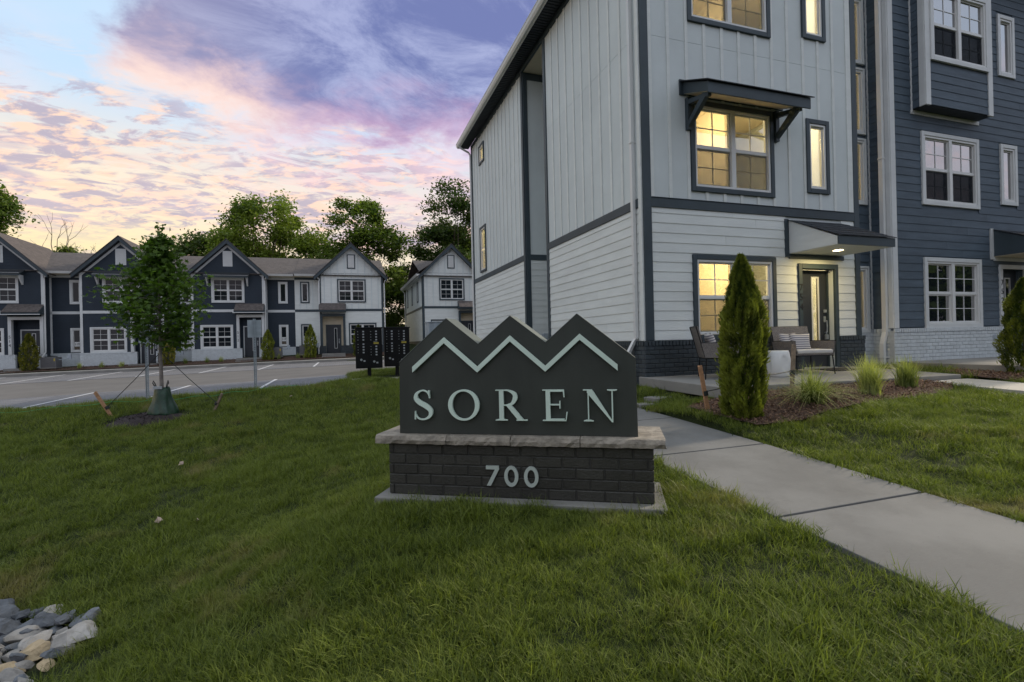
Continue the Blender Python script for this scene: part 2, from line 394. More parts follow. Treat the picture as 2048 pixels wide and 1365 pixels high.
M['glass_clear'] = glass_mat('glass_clear', (.93, .93, .90), .44)
M['glass_dark'] = glass_mat('glass_dark', (.020, .026, .034), .50, 1)
M['glass_far'] = glass_mat('glass_far', (.014, .018, .022), .035, 1)
def screen_mat(name, col, tr):
    m, nt, b = newmat(name); nt.nodes.remove(b)
    d = nt.nodes.new('ShaderNodeBsdfDiffuse'); d.inputs[0].default_value = (*col, 1)
    t = nt.nodes.new('ShaderNodeBsdfTransparent'); mx = nt.nodes.new('ShaderNodeMixShader'); mx.inputs[0].default_value = tr
    nt.links.new(d.outputs[0], mx.inputs[1]); nt.links.new(t.outputs[0], mx.inputs[2]); nt.links.new(mx.outputs[0], nt.nodes['Material Output'].inputs[0])
    return m
M['screen_dark'] = screen_mat('screen_dark', (.022, .026, .032), .45)
M['screen'] = screen_mat('screen', (.20, .18, .13), .55)
def lamp_mat(name, col, s):
    m, nt, b = newmat(name); b.inputs['Emission Color'].default_value = (*col, 1); b.inputs['Emission Strength'].default_value = s
    return m
M['lamp_disc'] = lamp_mat('lamp_disc', (1.0, .82, .48), 9.0)
def stripe_mat():
    m, nt, b = newmat('stripe_cloth')
    tcn = nt.nodes.new('ShaderNodeTexCoord'); sp = nt.nodes.new('ShaderNodeSeparateXYZ'); nt.links.new(tcn.outputs['Object'], sp.inputs[0])
    k = (N(nt, sp.outputs[2]) * 150.0 + noise(nt, tcn.outputs['Object'], 6, 2, .5) * 1.5).f('SINE').ss(-.25, .25)
    nt.links.new(mixc(nt, k, (.60, .57, .54), (.20, .19, .22)), b.inputs['Base Color']); b.inputs['Roughness'].default_value = .9
    return m
M['stripe'] = stripe_mat()

# ------------------------------------------------------------------ terrain
def z_near(s): return -1.03 + .038 * (s + 3.58)
def z_far(s): return -1.04 + .0155 * (s + 4.66)
Y_NEAR, Y_FAR = 7.4, 26.5
S_END = -4.95
def z_lot(s, y):
    s = np.clip(s, -60, 30); t = np.clip((y - Y_NEAR) / (Y_FAR - Y_NEAR), -.2, 1.2)
    return z_near(s) * (1 - t) + z_far(s) * t
def z_walk(y):
    return np.interp(y, [-14, -7, -5.07, -3.52, -1.16, 2, 7.4], [-1.60, -1.36, -1.25, -1.163, -1.06, -1.0, -.99])
cp = []
for s in (-60, -40, -26, -20, -16, -13, -10, -7.5, -5.5): cp += [(s, 7.1, z_near(s) + .02), (s, 7.5, z_near(s) - .05)]
for s in (-60, -40, -26, -18, -12, -8, -6): 
    for y in (12, 19, 26): cp.append((s, y, z_lot(s, y) - .06))
for s in (-5.2, -3.6, -1, 2): cp += [(s, 7.4, -1.05)]
cp += [(-4.3, 9.5, -.98), (-3.5, 12, -.93), (-4.4, 13.6, -.94), (-2, 10, -.95), (1, 18, -.95), (1, 26, -.95), (-3, 20, -.98), (8, 20, -.9), (8, 27, -.8), (30, 20, -.8)]
for s in (-26, -18, -12, -8, -5): cp += [(s, 27.3, z_far(s) + .10), (s, 28.2, z_far(s) + .14)]
cp += [(-30, 31, -1.0), (-20.4, 29.6, -.95), (-17.3, 29.6, -.93), (-14.4, 29.6, -.87), (-11.6, 29.6, -.75), (-6.7, 29.6, -.62), (-2, 29.6, -.6), (1, 29.6, -.4), (6, 29.6, -.35),
       (-20, 45, -.7), (-5, 45, -.4), (15, 45, -.2), (40, 40, -.3)]
cp += [(-8.8, 4.65, -1.42), (-9.8, 5.1, -1.40), (-7.75, 4.4, -1.36), (-8, 1, -1.72), (-8.2, -1, -1.86), (-12, 2, -1.78), (-13, 5, -1.56), (-6, -2.3, -1.72),
       (-7.6, -3.0, -2.05), (-7.0, -3.7, -2.03), (-7.0, -4.4, -2.02), (-9.5, -3.6, -2.16), (-12, -4.5, -2.3), (-16, -5, -2.5), (-20, 2, -2.2), (-30, -3, -2.4), (-24, 5, -1.75),
       (-5, -.6, -1.42), (-3.6, 1.4, -1.18), (-6, 3.5, -1.28), (-3, 4.5, -1.06), (-5.6, -4.5, -1.55), (-5.3, -6, -1.52), (-5.9, -5.4, -1.70), (-4.6, -3.0, -1.28), (-4.9, -3.8, -1.27),
       (-3.9, -4.4, -1.245), (-3.0, -3.5, -1.215), (-2.8, -4.6, -1.235), (-4.2, -5.4, -1.34), (-3.2, -5.6, -1.30), (-3.6, -6.4, -1.38), (-5.15, -7.7, -1.52), (-4, -9, -1.56), (-6.6, -6.6, -1.84), (-8.5, -8, -2.2)]
for y in (-14, -9, -7, -5.1, -3.5, -1.2, 1, 4, 6.6): cp += [(-2.45, y, float(z_walk(y)) - .012), (-.8, y, float(z_walk(y)) - .012)]
cp += [(0, -.1, -.83), (0, 6, -.85), (0, 12, -.92), (-.6, -2.3, -.955), (.3, -3.1, -.96), (2, -3.1, -.93), (3, -2.5, -.875), (5.6, -1.5, -.80), (5.6, -2.3, -.84), (8, -2.6, -.86), (12, -2.6, -.86), (25, -3, -.9),
       (2, -4.6, -1.06), (5, -4.6, -1.03), (9, -5, -1.06), (4, -7, -1.24), (10, -9, -1.35), (25, -10, -1.5), (0, -6, -1.25), (0, -12, -1.55), (-2, -20, -1.8), (15, -20, -1.8), (-20, -20, -2.6), (-40, -15, -2.4)]
cp = np.array(cp, float)
def tps(r): 
    r = np.maximum(r, 1e-9); return r * r * np.log(r)
_n = len(cp); _A = np.zeros((_n + 3, _n + 3))
_D = np.sqrt(((cp[:, None, :2] - cp[None, :, :2]) ** 2).sum(-1)); _A[:_n, :_n] = tps(_D) + np.eye(_n) * .02
_A[:_n, _n] = 1; _A[:_n, _n + 1:] = cp[:, :2]; _A[_n, :_n] = 1; _A[_n + 1:, :_n] = cp[:, :2].T
_w = np.linalg.solve(_A, np.concatenate([cp[:, 2], [0, 0, 0]]))
def H(s, y):
    """ground height at facade-frame position"""
    s = np.atleast_1d(np.asarray(s, float)); y = np.atleast_1d(np.asarray(y, float))
    out = np.empty(len(s))
    for i in range(0, len(s), 20000):
        a, b = np.clip(s[i:i + 20000], -45, 35), np.clip(y[i:i + 20000], -22, 46)
        r = np.sqrt((a[:, None] - cp[None, :, 0]) ** 2 + (b[:, None] - cp[None, :, 1]) ** 2)
        v = tps(r) @ _w[:_n] + _w[_n] + _w[_n + 1] * a + _w[_n + 2] * b
        out[i:i + 20000] = v
    edge = np.maximum(np.maximum(-45 - s, s - 35), np.maximum(-22 - y, y - 46))
    k = np.clip(edge / 25, 0, 1)
    out = out * (1 - k) + (-1.4) * k
    return out
def h1(s, y): return float(H([s], [y])[0])
def axis(stops):
    out = []
    for (a, b, st_) in stops: out += list(np.arange(a, b, st_))
    return np.array(sorted(set(round(v, 4) for v in out + [stops[-1][1]])))
gs_ = axis([(-320, -60, 20), (-60, -20, 1.5), (-20, -10, .25), (-10, -.5, .11), (-.5, 6, .14), (6, 12, .4), (12, 40, 2), (40, 320, 20)])
gy_ = axis([(-320, -20, 20), (-20, -9, .8), (-9, 2, .11), (2, 8, .16), (8, 12.4, .2), (12.4, 16, .5), (16, 34, .6), (34, 60, 3), (60, 320, 20)])
S2, Y2 = np.meshgrid(gs_, gy_); hz = H(S2.ravel(), Y2.ravel())
def lumps(s, y):
    return np.array([mnoise.noise(Vector((a * 1.7, b * 1.7, 0))) * .018 + mnoise.noise(Vector((a * 5.1, b * 5.1, 3))) * .009 if -14 < a < 9 and -9 < b < 7 else 0 for a, b in zip(s, y)])
onlawn = ((S2.ravel() < -2.5) | (S2.ravel() > -.75)).astype(float)
hz = hz + lumps(S2.ravel(), Y2.ravel()) * onlawn
wx = CX + cT * S2.ravel() - sT * Y2.ravel(); wy = CY + sT * S2.ravel() + cT * Y2.ravel()
# under paved sheets keep the ground below them
inw = (S2.ravel() > -2.40) & (S2.ravel() < -.86) & (Y2.ravel() < 8.4)
hz = np.where(inw, np.minimum(hz, z_walk(Y2.ravel()) - .05), hz)
lotm = ((S2.ravel() < S_END - .02) & (Y2.ravel() > 7.42) & (Y2.ravel() < 26.5)) | ((Y2.ravel() > 11.62) & (Y2.ravel() < 20.4) & (S2.ravel() < 41))
hz = np.where(lotm, np.minimum(hz, z_lot(S2.ravel(), Y2.ravel()) - .09), hz)
fw = (S2.ravel() > 3.85) & (S2.ravel() < 5.22) & (Y2.ravel() < -1.9)
hz = np.where(fw, np.minimum(hz, np.where(Y2.ravel() > -3.9, -.835 + .03 * (Y2.ravel() + 2), -.892 + .07 * (Y2.ravel() + 3.9)) - .05), hz)
me = bpy.data.meshes.new('lawn'); nx, ny = len(gs_), len(gy_)
idx = np.arange(nx * ny).reshape(ny, nx)
faces = np.stack([idx[:-1, :-1].ravel(), idx[:-1, 1:].ravel(), idx[1:, 1:].ravel(), idx[1:, :-1].ravel()], 1)
me.from_pydata(np.stack([wx, wy, hz], 1).tolist(), [], faces.tolist()); me.polygons.foreach_set('use_smooth', [True] * len(me.polygons))
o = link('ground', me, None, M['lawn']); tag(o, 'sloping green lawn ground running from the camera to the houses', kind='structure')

# ------------------------------------------------------------------ paved surfaces (facade frame)
ROOT0 = Matrix.Translation((CX, CY, 0)) @ Matrix.Rotation(TH, 4, 'Z')
def slab_grid(name, s0, s1, y0, y1, zf, thick, m, ds=1.0, dy=1.0, label=None, parent=None, bevel=0):
    ss_ = np.linspace(s0, s1, max(2, int((s1 - s0) / ds) + 1)); yy = np.linspace(y0, y1, max(2, int((y1 - y0) / dy) + 1))
    mb = MB(); a, b = len(ss_), len(yy)
    top = [(s, y, float(zf(s, y))) for y in yy for s in ss_]; bot = [(s, y, z - thick) for s, y, z in top]
    n = a * b; fs = []
    for j in range(b - 1):
        for i in range(a - 1):
            p = j * a + i; fs.append((p, p + 1, p + a + 1, p + a)); fs.append((n + p, n + p + a, n + p + a + 1, n + p + 1))
    for i in range(a - 1): fs += [(i, n + i, n + i + 1, i + 1), ((b - 1) * a + i, (b - 1) * a + i + 1, n + (b - 1) * a + i + 1, n + (b - 1) * a + i)]
    for j in range(b - 1): fs += [(j * a, (j + 1) * a, n + (j + 1) * a, n + j * a), (j * a + a - 1, n + j * a + a - 1, n + (j + 1) * a + a - 1, (j + 1) * a + a - 1)]
    mb.add(top + bot, fs); o = mb.obj(name, m, parent, bevel=bevel)
    if not parent: o.matrix_world = ROOT0.copy()
    if label: tag(o, label, kind='structure')
    return o
# parking area: near paver bays, asphalt lane, far paver bays
slab_grid('parking_pavers', -60, S_END, Y_NEAR + .32, 11.6, lambda s, y: z_lot(s, y) - .006, .03, M['paver'], 4, 1.1, 'grey paver parking bays along the lawn edge')
pm = bpy.data.meshes.new('paver'); _b = MB(); _b.box(0, .222, 0, .107, -.03, 0); pm = _b.mesh('paver'); pvm = mat('paver_single', (.155, .158, .172), .85, .12, 5, bump=.3, bscale=90, dirt=.25, dcol=(.22, .21, .20), rnd=.22); pm.materials.append(pvm)
pvr = bpy.data.objects.new('parking_pavers', None); COL.objects.link(pvr); pvr.matrix_world = ROOT0.copy(); tag(pvr, 'near row of single grey pavers beside the kerb strip', kind='structure')
_j = MB(); npv = 0
for r in range(33):
    y_ = Y_NEAR + .33 + r * .115; u = S_END - .235 - (.115 if r % 2 else 0)
    while u > -13.6:
        if r < 9 and npv < 300 and u > -12.8:
            o = bpy.data.objects.new('paver', pm); COL.objects.link(o); o.parent = pvr; o.location = (u, y_, float(z_lot(u, y_)) + .004 + random.uniform(-.0012, .0015)); o.rotation_euler = (0, -.038, 0); npv += 1
        else:
            z_ = float(z_lot(u, y_)) + .004; _j.add([(u, y_, z_), (u + .222, y_, z_ + .0084), (u + .222, y_ + .107, z_ + .0084), (u, y_ + .107, z_)], [(0, 1, 2, 3)])
        u -= .23
tag(_j.obj('pavers', pvm, pvr), kind='stuff')
slab_grid('driveway', -60, 40, 11.6, 20.3, lambda s, y: z_lot(s, y) - .004, .03, M['asphalt'], 4, 1.2, 'brownish grey driveway lane between the parking bays')
slab_grid('drainage_channel', -60, 40, 20.3, 20.44, lambda s, y: z_lot(s, y) - .03, .03, M['trim_dark'], 4, .14, 'thin dark drainage channel along the driveway')
slab_grid('parking_pavers', -60, 2.5, 20.44, Y_FAR - .02, lambda s, y: z_lot(s, y), .03, M['paver'], 4, 1.5, 'grey paver parking bays before the dark row houses')
slab_grid('kerb', -60, S_END, Y_NEAR, Y_NEAR + .32, lambda s, y: z_lot(s, y) + .012, .12, M['concrete'], 3, .32, 'flush concrete kerb strip between lawn and parking bays')
slab_grid('kerb', -60, 4, Y_FAR, Y_FAR + .16, lambda s, y: z_far(s) + .145, .3, M['concrete'], 3, .16, 'raised concrete kerb before the row houses')
slab_grid('sidewalk', -60, 4, Y_FAR + .165, Y_FAR + 1.45, lambda s, y: z_far(s) + .155, .2, M['concrete_pale'], 3, .6, 'pale sidewalk running past the row house fronts')
for i in range(12):                                   # bay lines
    s = -7.45 - 2.62 * i
    if i < 5:
        slab_grid('bay_line', s, s + .10, Y_NEAR + .36, 11.5, lambda a, b: z_lot(a, b) + .016, .004, M['white_line'], 1, .6, 'white painted parking bay line on the near pavers')
for i in range(7):
    s = -6.7 - 2.62 * i
    slab_grid('bay_line', s, s + .10, 20.5, Y_FAR - .1, lambda a, b: z_lot(a, b) + .006, .004, M['white_line'], 1, .6, 'white painted parking bay line by the far kerb')
# mailbox pad and walk to the corner
pad = slab_grid('mailbox_pad', -4.95, -2.42, 7.15, 8.55, lambda s, y: -1.035 + .02 * (s + 4), .1, M['concrete_pale'], .6, .7, 'pale concrete pad under the mailboxes')
# front sidewalk: separate slabs with open joints
joints = [-15, -11.3, -9.74, -8.19, -6.63, -5.08, -3.53, -1.98, -.43, 1.12, 2.67, 4.22, 5.77, 7.1]
swalk = bpy.data.objects.new('sidewalk', None); COL.objects.link(swalk); swalk.matrix_world = ROOT0.copy()
tag(swalk, 'concrete sidewalk slabs passing between the sign and the house', kind='structure')
for a, b in zip(joints[:-1], joints[1:]):
    slab_grid('paving_slab', -2.36, -.90, a + .013, b - .013, lambda s, y: float(z_walk(y)) + .004, .1, M['walk'], .7, .8, parent=swalk, bevel=.006)
# patios and front walk
pat = slab_grid('patio', -.10, 5.0, -2.0, .1, lambda s, y: -.70 + .012 * min(y, 0) * 1 - .008 * s * (-min(y, 0) / 2), .17, M['concrete'], 1.0, 1.0, 'raised concrete patio before the pale corner house', bevel=.012)
slab_grid('patio', 6.36, 12, -2.25, .1, lambda s, y: -.655 + .004 * y, .17, M['concrete'], 1.4, 1.1, 'raised concrete patio before the navy house', bevel=.012)
slab_grid('front_walk', 3.95, 5.12, -3.9, -2.03, lambda s, y: -.835 + .03 * (y + 2.0), .1, M['concrete_pale'], .6, .6, 'concrete walk leading down from the patio corner')
slab_grid('front_walk', 3.95, 5.12, -9.5, -3.91, lambda s, y: -.892 + .07 * (y + 3.9), .1, M['concrete_pale'], .6, .9, 'lower concrete front walk running to the street')

# ------------------------------------------------------------------ building kit
EXPO = .178
def plank_mesh(expo=EXPO):
    mb = MB(); pr = [(0, 0), (-.018, 0), (-.0185, .004), (-.007, expo + .02), (0, expo + .02)]
    mb.prism(pr, lambda p: (0, p[0], p[1]), lambda p: (1, p[0], p[1])); return mb.mesh('plank')
def unit_box(name, d, h=1.0, w_=1.0):
    mb = MB(); mb.box(0, w_, -d, 0, 0, h); return mb.mesh(name)
def brick_mesh(l=.193, h=.071, d=.014, c=.006):
    mb = MB(); v = [(0, 0, 0), (l, 0, 0), (l, 0, h), (0, 0, h), (0, -d + c, 0), (l, -d + c, 0), (l, -d + c, h), (0, -d + c, h), (c, -d, c), (l - c, -d, c), (l - c, -d, h - c), (c, -d, h - c)]
    f = [(0, 1, 5, 4), (1, 2, 6, 5), (2, 3, 7, 6), (3, 0, 4, 7), (4, 5, 9, 8), (5, 6, 10, 9), (6, 7, 11, 10), (7, 4, 8, 11), (8, 9, 10, 11)]
    return mb.add(v, f).mesh('brick')
class Wall:
    """a flat wall of a building: u runs left to right seen from outside, o is the distance out of it"""
    def __init__(s, parent, ox, oy, left=False): s.p, s.ox, s.oy, s.left = parent, ox, oy, left
    def pt(s, u, o, z): return (s.ox - o, s.oy - u, z) if s.left else (s.ox + u, s.oy - o, z)
    def put(s, name, me, u, o, z, sx=1, sz=1, parent=None):
        ob = bpy.data.objects.new(name, me); COL.objects.link(ob); ob.parent = parent or s.p
        ob.location = s.pt(u, o, z); ob.scale = (sx, 1, sz)
        if s.left: ob.rotation_euler = (0, 0, -math.pi / 2)
        return ob
    def box(s, mb, u0, u1, o0, o1, z0, z1, mi=0):
        a, b = s.pt(u0, o0, z0), s.pt(u1, o1, z1)
        return mb.box(min(a[0], b[0]), max(a[0], b[0]), min(a[1], b[1]), max(a[1], b[1]), z0, z1, mi)
def spans(a, b, z0, z1, holes, need=.35):
    """[a,b] minus the holes that cover the strip z0..z1"""
    cuts = sorted((h[0], h[1]) for h in holes if min(z1, h[3]) - max(z0, h[2]) > need * (z1 - z0))
    out, cur = [], a
    for h0, h1_ in cuts:
        if h0 > cur + .01: out.append((cur, min(h0, b)))
        cur = max(cur, h1_)
    if cur < b - .01: out.append((cur, b))
    return [(p, q) for p, q in out if q - p > .02]
def planks(wl, me, u0, u1, z0, z1, holes=(), o=0.0, expo=EXPO, maxl=3.66, name='plank', parent=None):
    r = 0; z = z0
    while z < z1 - .03:
        top = min(z + expo, z1)
        for a, b in spans(u0, u1, z, top, holes):
            cur = a; first = True
            while b - cur > .02:
                ln = min(b - cur, maxl if not first else maxl * (.45 + .5 * ((r * 37) % 10) / 10))
                if b - cur - ln < .3: ln = b - cur
                wl.put(name, me, cur, o, z, ln - .003, min(1, (top - z + .02) / (expo + .02)), parent); cur += ln; first = False
        z += expo; r += 1
def siding_joined(wl, name, m, u0, u1, z0, z1, holes=(), o=0.0, expo=EXPO):
    mb = MB(); z = z0
    while z < z1 - .02:
        top = min(z + expo, z1)
        for a, b in spans(u0, u1, z, top, holes):
            pr = [(o, z), (o + .018, z), (o + .006, top + .01), (o, top + .01)]
            mb.prism(pr, lambda p: wl.pt(a, p[0], p[1]), lambda p: wl.pt(b, p[0], p[1]))
        z += expo
    ob = mb.obj(name, m, wl.p); tag(ob, kind='stuff'); return ob
def sheet(wl, name, m, u0, u1, z0, z1, holes=(), o=0.0, t=.1, mis=None, parent=None):
    """wall body with real openings"""
    us = sorted({u0, u1} | {min(max(h[i], u0), u1) for h in holes for i in (0, 1)}); zs = sorted({z0, z1} | {min(max(h[i], z0), z1) for h in holes for i in (2, 3)})
    mb = MB()
    for a, b in zip(us[:-1], us[1:]):
        run = None
        for c_, d in zip(zs[:-1], zs[1:]):
            mu, mz = (a + b) / 2, (c_ + d) / 2
            inside = any(h[0] < mu < h[1] and h[2] < mz < h[3] for h in holes)
            if not inside: run = (run[0], d) if run else (c_, d)
            if inside or d == zs[-1]:
                if run: wl.box(mb, a, b, o - t, o, run[0], run[1])
                run = None
    return mb.obj(name, m, parent or wl.p)
BRICK_ROW = .081
def bricks(wl, me, u0, u1, z0, rows, o=0.0, holes=(), parent=None, umax=None):
    for r in range(rows):
        z = z0 + r * BRICK_ROW + .005; u = u0 - (.1015 if r % 2 else 0)
        while u < u1 - .02:
            a, b = max(u, u0), min(u + .193, u1)
            if b - a > .04 and not any(h[0] < (a + b) / 2 < h[1] and h[2] < z + .03 < h[3] for h in holes):
                wl.put('brick', me, a, o + random.uniform(-.0015, .002), z, (b - a) / .193, 1, parent)
            u += .203
def rowlock(wl, m, u0, u1, z, o, h=.085, parent=None, holes=()):
    mb = MB(); u = u0
    while u < u1 - .02:
        b = min(u + .064, u1)
        if not any(q[0] < u + .03 < q[1] for q in holes): wl.box(mb, u, b - .009 if b < u1 else b, o, o + .022, z + random.uniform(-.001, .002), z + h)
        u += .073
    ob = mb.obj('rowlock_course', m, parent or wl.p); tag(ob, kind='stuff'); return ob
def battens(wl, m, u0, u1, z0, z1, holes=(), o=0.0, pitch=.406, me=None, start=None):
    me = me or unit_box('batten', .019, 1.0, .064); me.materials.clear(); me.materials.append(m)
    u = u0 + (start if start is not None else pitch * .9)
    while u < u1 - .05:
        zz = sorted((h[2], h[3]) for h in holes if h[0] - .02 < u + .03 < h[1] + .02); cur = z0
        for a, b in zz:
            if a > cur + .05: wl.put('batten', me, u, o, cur, 1, min(a, z1) - cur)
            cur = max(cur, b)
        if cur < z1 - .05: wl.put('batten', me, u, o, cur, 1, z1 - cur)
        u += pitch
def window(wl, u0, u1, z0, z1, trim, frame, glass, kind='twin', o=.02, tw=.09, screen=None, sill=False, muntin=True, fine=True, top_trim=True):
    """outer trim rect u0..u1,z0..z1; children: trim, frame, sash rail, muntins, panes"""
    mb = MB(); B = lambda a, b, c_, d, e, f, q=mb: wl.box(q, a, b, c_, d, e, f)
    fu0, fu1, fz0, fz1 = u0 + tw, u1 - tw, z0 + tw, z1 - tw
    fw = .045
    fr = MB()
    wl.box(fr, fu0, fu0 + fw, -.05, o + .012, fz0, fz1); wl.box(fr, fu1 - fw, fu1, -.05, o + .012, fz0, fz1)
    wl.box(fr, fu0 + fw, fu1 - fw, -.05, o + .012, fz1 - fw, fz1); wl.box(fr, fu0 + fw, fu1 - fw, -.05, o + .012, fz0, fz0 + fw)
    mid = (fu0 + fu1) / 2; zm = (fz0 + fz1) / 2 - .01
    cols = [(fu0 + fw, fu1 - fw)]
    if kind == 'twin':
        wl.box(fr, mid - .05, mid + .05, -.05, o + .012, fz0 + fw, fz1 - fw); cols = [(fu0 + fw, mid - .05), (mid + .05, fu1 - fw)]
    win = fr.obj('window', frame, wl.p, bevel=.004 if fine else 0, seg=1)
    tm = MB()
    wl.box(tm, u0, u0 + tw - .001, 0, o + .03, z0, z1); wl.box(tm, u1 - tw + .001, u1, 0, o + .03, z0, z1)
    wl.box(tm, u0 + tw, u1 - tw, 0, o + .03, z1 - tw + .001, z1)
    wl.box(tm, u0 + tw, u1 - tw, 0, o + .03, z0, z0 + tw - .001)
    tm.obj('trim', trim, win, bevel=.004 if fine else 0, seg=1)
    if sill:
        sb = MB(); wl.box(sb, u0 - .02, u1 + .02, 0, o + .05, z0 - .05, z0 - .002); sb.obj('sill', trim, win)
    for (a, b) in cols:
        parts = [(fz0 + fw, zm - .02, -.035), (zm + .02, fz1 - fw, -.02)] if kind != 'narrow' else [(fz0 + fw, fz1 - fw, -.02)]
        for k, (c_, d, oo) in enumerate(parts):
            sa = MB(); sw = .028
            wl.box(sa, a, a + sw, oo - .02, oo + .012, c_, d); wl.box(sa, b - sw, b, oo - .02, oo + .012, c_, d)
            wl.box(sa, a + sw, b - sw, oo - .02, oo + .012, c_, c_ + sw); wl.box(sa, a + sw, b - sw, oo - .02, oo + .012, d - sw, d)
            if kind == 'twin' and muntin:
                mw = .008; um, zc = (a + b) / 2, (c_ + d) / 2
                wl.box(sa, um - mw, um + mw, oo - .012, oo + .004, c_ + sw, d - sw)
                wl.box(sa, a + sw, um - mw - .0005, oo - .012, oo + .003, zc - mw, zc + mw); wl.box(sa, um + mw + .0005, b - sw, oo - .012, oo + .003, zc - mw, zc + mw)
            sa.obj('sash', frame, win)
            pb = MB(); wl.box(pb, a + sw, b - sw, oo - .010, oo - .006, c_ + sw, d - sw); pb.obj('pane', glass, win)
            if screen and k == 0 and kind == 'twin':
                s_ = MB(); wl.box(s_, a + .01, b - .01, oo + .016, oo + .018, c_ + .01, d - .01); s_.obj('insect_screen', screen, win)
        if kind == 'twin':
            rb = MB(); wl.box(rb, a, b, -.03, .0, zm - .0195, zm + .0195); rb.obj('meeting_rail', frame, win)
    return win
def text_mesh(body, size, depth=.004):
    cu = bpy.data.curves.new('digit', 'FONT'); cu.body = body; cu.size = size; cu.extrude = depth; cu.align_x = 'CENTER'; cu.align_y = 'CENTER'; cu.resolution_u = 4
    ob = bpy.data.objects.new('digit', cu); COL.objects.link(ob)
    dg = bpy.context.evaluated_depsgraph_get(); me = bpy.data.meshes.new_from_object(ob.evaluated_get(dg)); bpy.data.objects.remove(ob)
    return me
def digits(wl, txt, u, ztop, step, size, m, o, vertical=True, parent=None, depth=.004, name='digit'):
    for i, ch in enumerate(txt):
        me = text_mesh(ch, size, depth); ob = link(name, me, parent or wl.p, m)
        ob.location = wl.pt(u if vertical else u + i * step, o, ztop - i * step if vertical else ztop)
        ob.rotation_euler = (math.pi / 2, 0, -math.pi / 2 if wl.left else 0)
    return ob
def downspout(wl, u, z0, z1, o, m, kick=0.10, side=0.0, w_=.075):
    mb = MB(); h = w_ / 2
    def seg(p, q):
        (u1_, o1, za), (u2, o2, zb) = p, q
        pr = [(-h, -h * .8), (h, -h * .8), (h, h * .8), (-h, h * .8)]
        mb.prism(pr, lambda c_: wl.pt(u1_ + c_[0], o1 + c_[1], za), lambda c_: wl.pt(u2 + c_[0], o2 + c_[1], zb))
    P = [(u, o, z1), (u, o, z0 + .85), (u + side * .35, o + kick * .2, z0 + .80), (u + side, o + kick, z0 + .60), (u + side, o + kick, z0)]
    for p, q in zip(P[:-1], P[1:]): seg(p, q)
    ob = mb.obj('downspout', m, wl.p)
    for zz in (z0 + .28, (z0 + z1) * .5):
        st = MB(); wl.box(st, u + (side if zz < z0 + .6 else 0) - h - .006, u + (side if zz < z0 + .6 else 0) + h + .006, 0, (o + kick if zz < z0 + .6 else o) + h + .003, zz, zz + .03); st.obj('strap', m, ob)
    return ob

# ------------------------------------------------------------------ corner house 754
PM = {k: None for k in ()}
def pmesh(m, expo=EXPO):
    me = plank_mesh(expo); me.materials.append(m); return me
def bmesh_(m):
    me = brick_mesh(); me.materials.append(m); return me
def light(name, kind, loc, power, col, size=.1, parent=None, rot=None):
    l = bpy.data.lights.new(name, kind); l.energy = power; l.color = col
    if kind == 'AREA': l.size = size
    else: l.shadow_soft_size = size
    o = bpy.data.objects.new(name, l); COL.objects.link(o); o.location = loc
    if parent: o.parent = parent
    if rot: o.rotation_euler = rot
    return o
WARM = (1.0, .78, .42)
h754 = thing('townhouse', 'tall pale corner townhouse 754 with lit windows, slate trim and board-and-batten upper floors', 'townhouse', (CX, CY, 0))
F = Wall(h754, 0, 0); S = Wall(h754, 0, 12.15, True)
def sy(y): return 12.15 - y
W1 = (1.03, 3.0, -.055, 1.53); W2 = (1.05, 3.02, 2.71, 4.41); W3 = (1.03, 3.0, 5.87, 7.60)
N2 = (3.87, 4.49, 2.88, 4.39); N3 = (3.83, 4.46, 6.03, 7.55); DR = (3.58, 4.65, -.72, 1.43)
def inset(r, k=.08): return (r[0] + k, r[1] - k, r[2] + k, r[3] - k)
fholes = [inset(q) for q in (W1, W2, W3, N2, N3)] + [(DR[0] + .1, DR[1] - .1, DR[2] - .2, DR[3] - .1)]
sheet(F, 'wall', M['panel_light'], 0, 5.31, -.9, 8.0, fholes, o=-.004, t=.14)
TW, SW = (sy(11.05), sy(10.22), 2.66, 4.40), (sy(10.95), sy(10.25), 6.78, 7.50)
sholes = [inset(TW), inset(SW)]
sheet(S, 'wall', M['panel_light'], 0, sy(6.02), -.95, 8.0, sholes, o=-.004, t=.14)
sheet(S, 'wall', M['panel_light'], sy(4.42), sy(.14), -.95, 8.0, [], o=-.004, t=.14)
mb = MB(); mb.box(1.5, 1.64, 4.42, 6.02, -.95, 8); mb.box(.14, 1.64, 4.28, 4.42, -.95, 8); mb.obj('wall', M['panel_light'], h754)
mb = MB(); mb.box(5.17, 5.31, .15, 12.15, -.9, 8); mb.box(0, 5.31, 12.0, 12.15, -.9, 8); mb.obj('wall', M['panel_light'], h754)
# pale siding and panel sheets, front
pl = pmesh(M['siding_light'])
tr = lambda *a, name='trim', m=M['trim_dark'], wl=F: (lambda b: (wl.box(b, *a), b.obj(name, m, wl.p, bevel=.004, seg=1))[1])(MB())
canF = (3.30, 4.80, 1.55, 2.30)
planks(F, pl, .165, 5.165, -.05, 2.36, [W1, DR, canF])
sh_holes = [W2, W3, N2, N3]
def panels(wl, u0, u1, zs, holes, pitch=1.218, m=M['panel_light'], o=0.004):
    for za, zb in zip(zs[:-1], zs[1:]):
        u = u0
        while u < u1 - .05:
            b = min(u + pitch, u1)
            hs = [h for h in holes if h[0] < b and h[1] > u and h[2] < zb and h[3] > za]
            cut = sorted((h[2], h[3]) for h in hs if h[0] <= u + .06 and h[1] >= b - .06); zc = za
            for c0, c1 in cut + [(zb, zb)]:
                if min(c0, zb) - zc > .04: sheet(wl, 'panel', m, u, b - .003, zc + .003, min(c0, zb) - .003, [h for h in hs if (h[2], h[3]) not in cut], o=o, t=.008)
                zc = max(zc, c1)
            u = b
panels(F, .165, 5.165, [2.53, 5.48, 8.0], sh_holes)
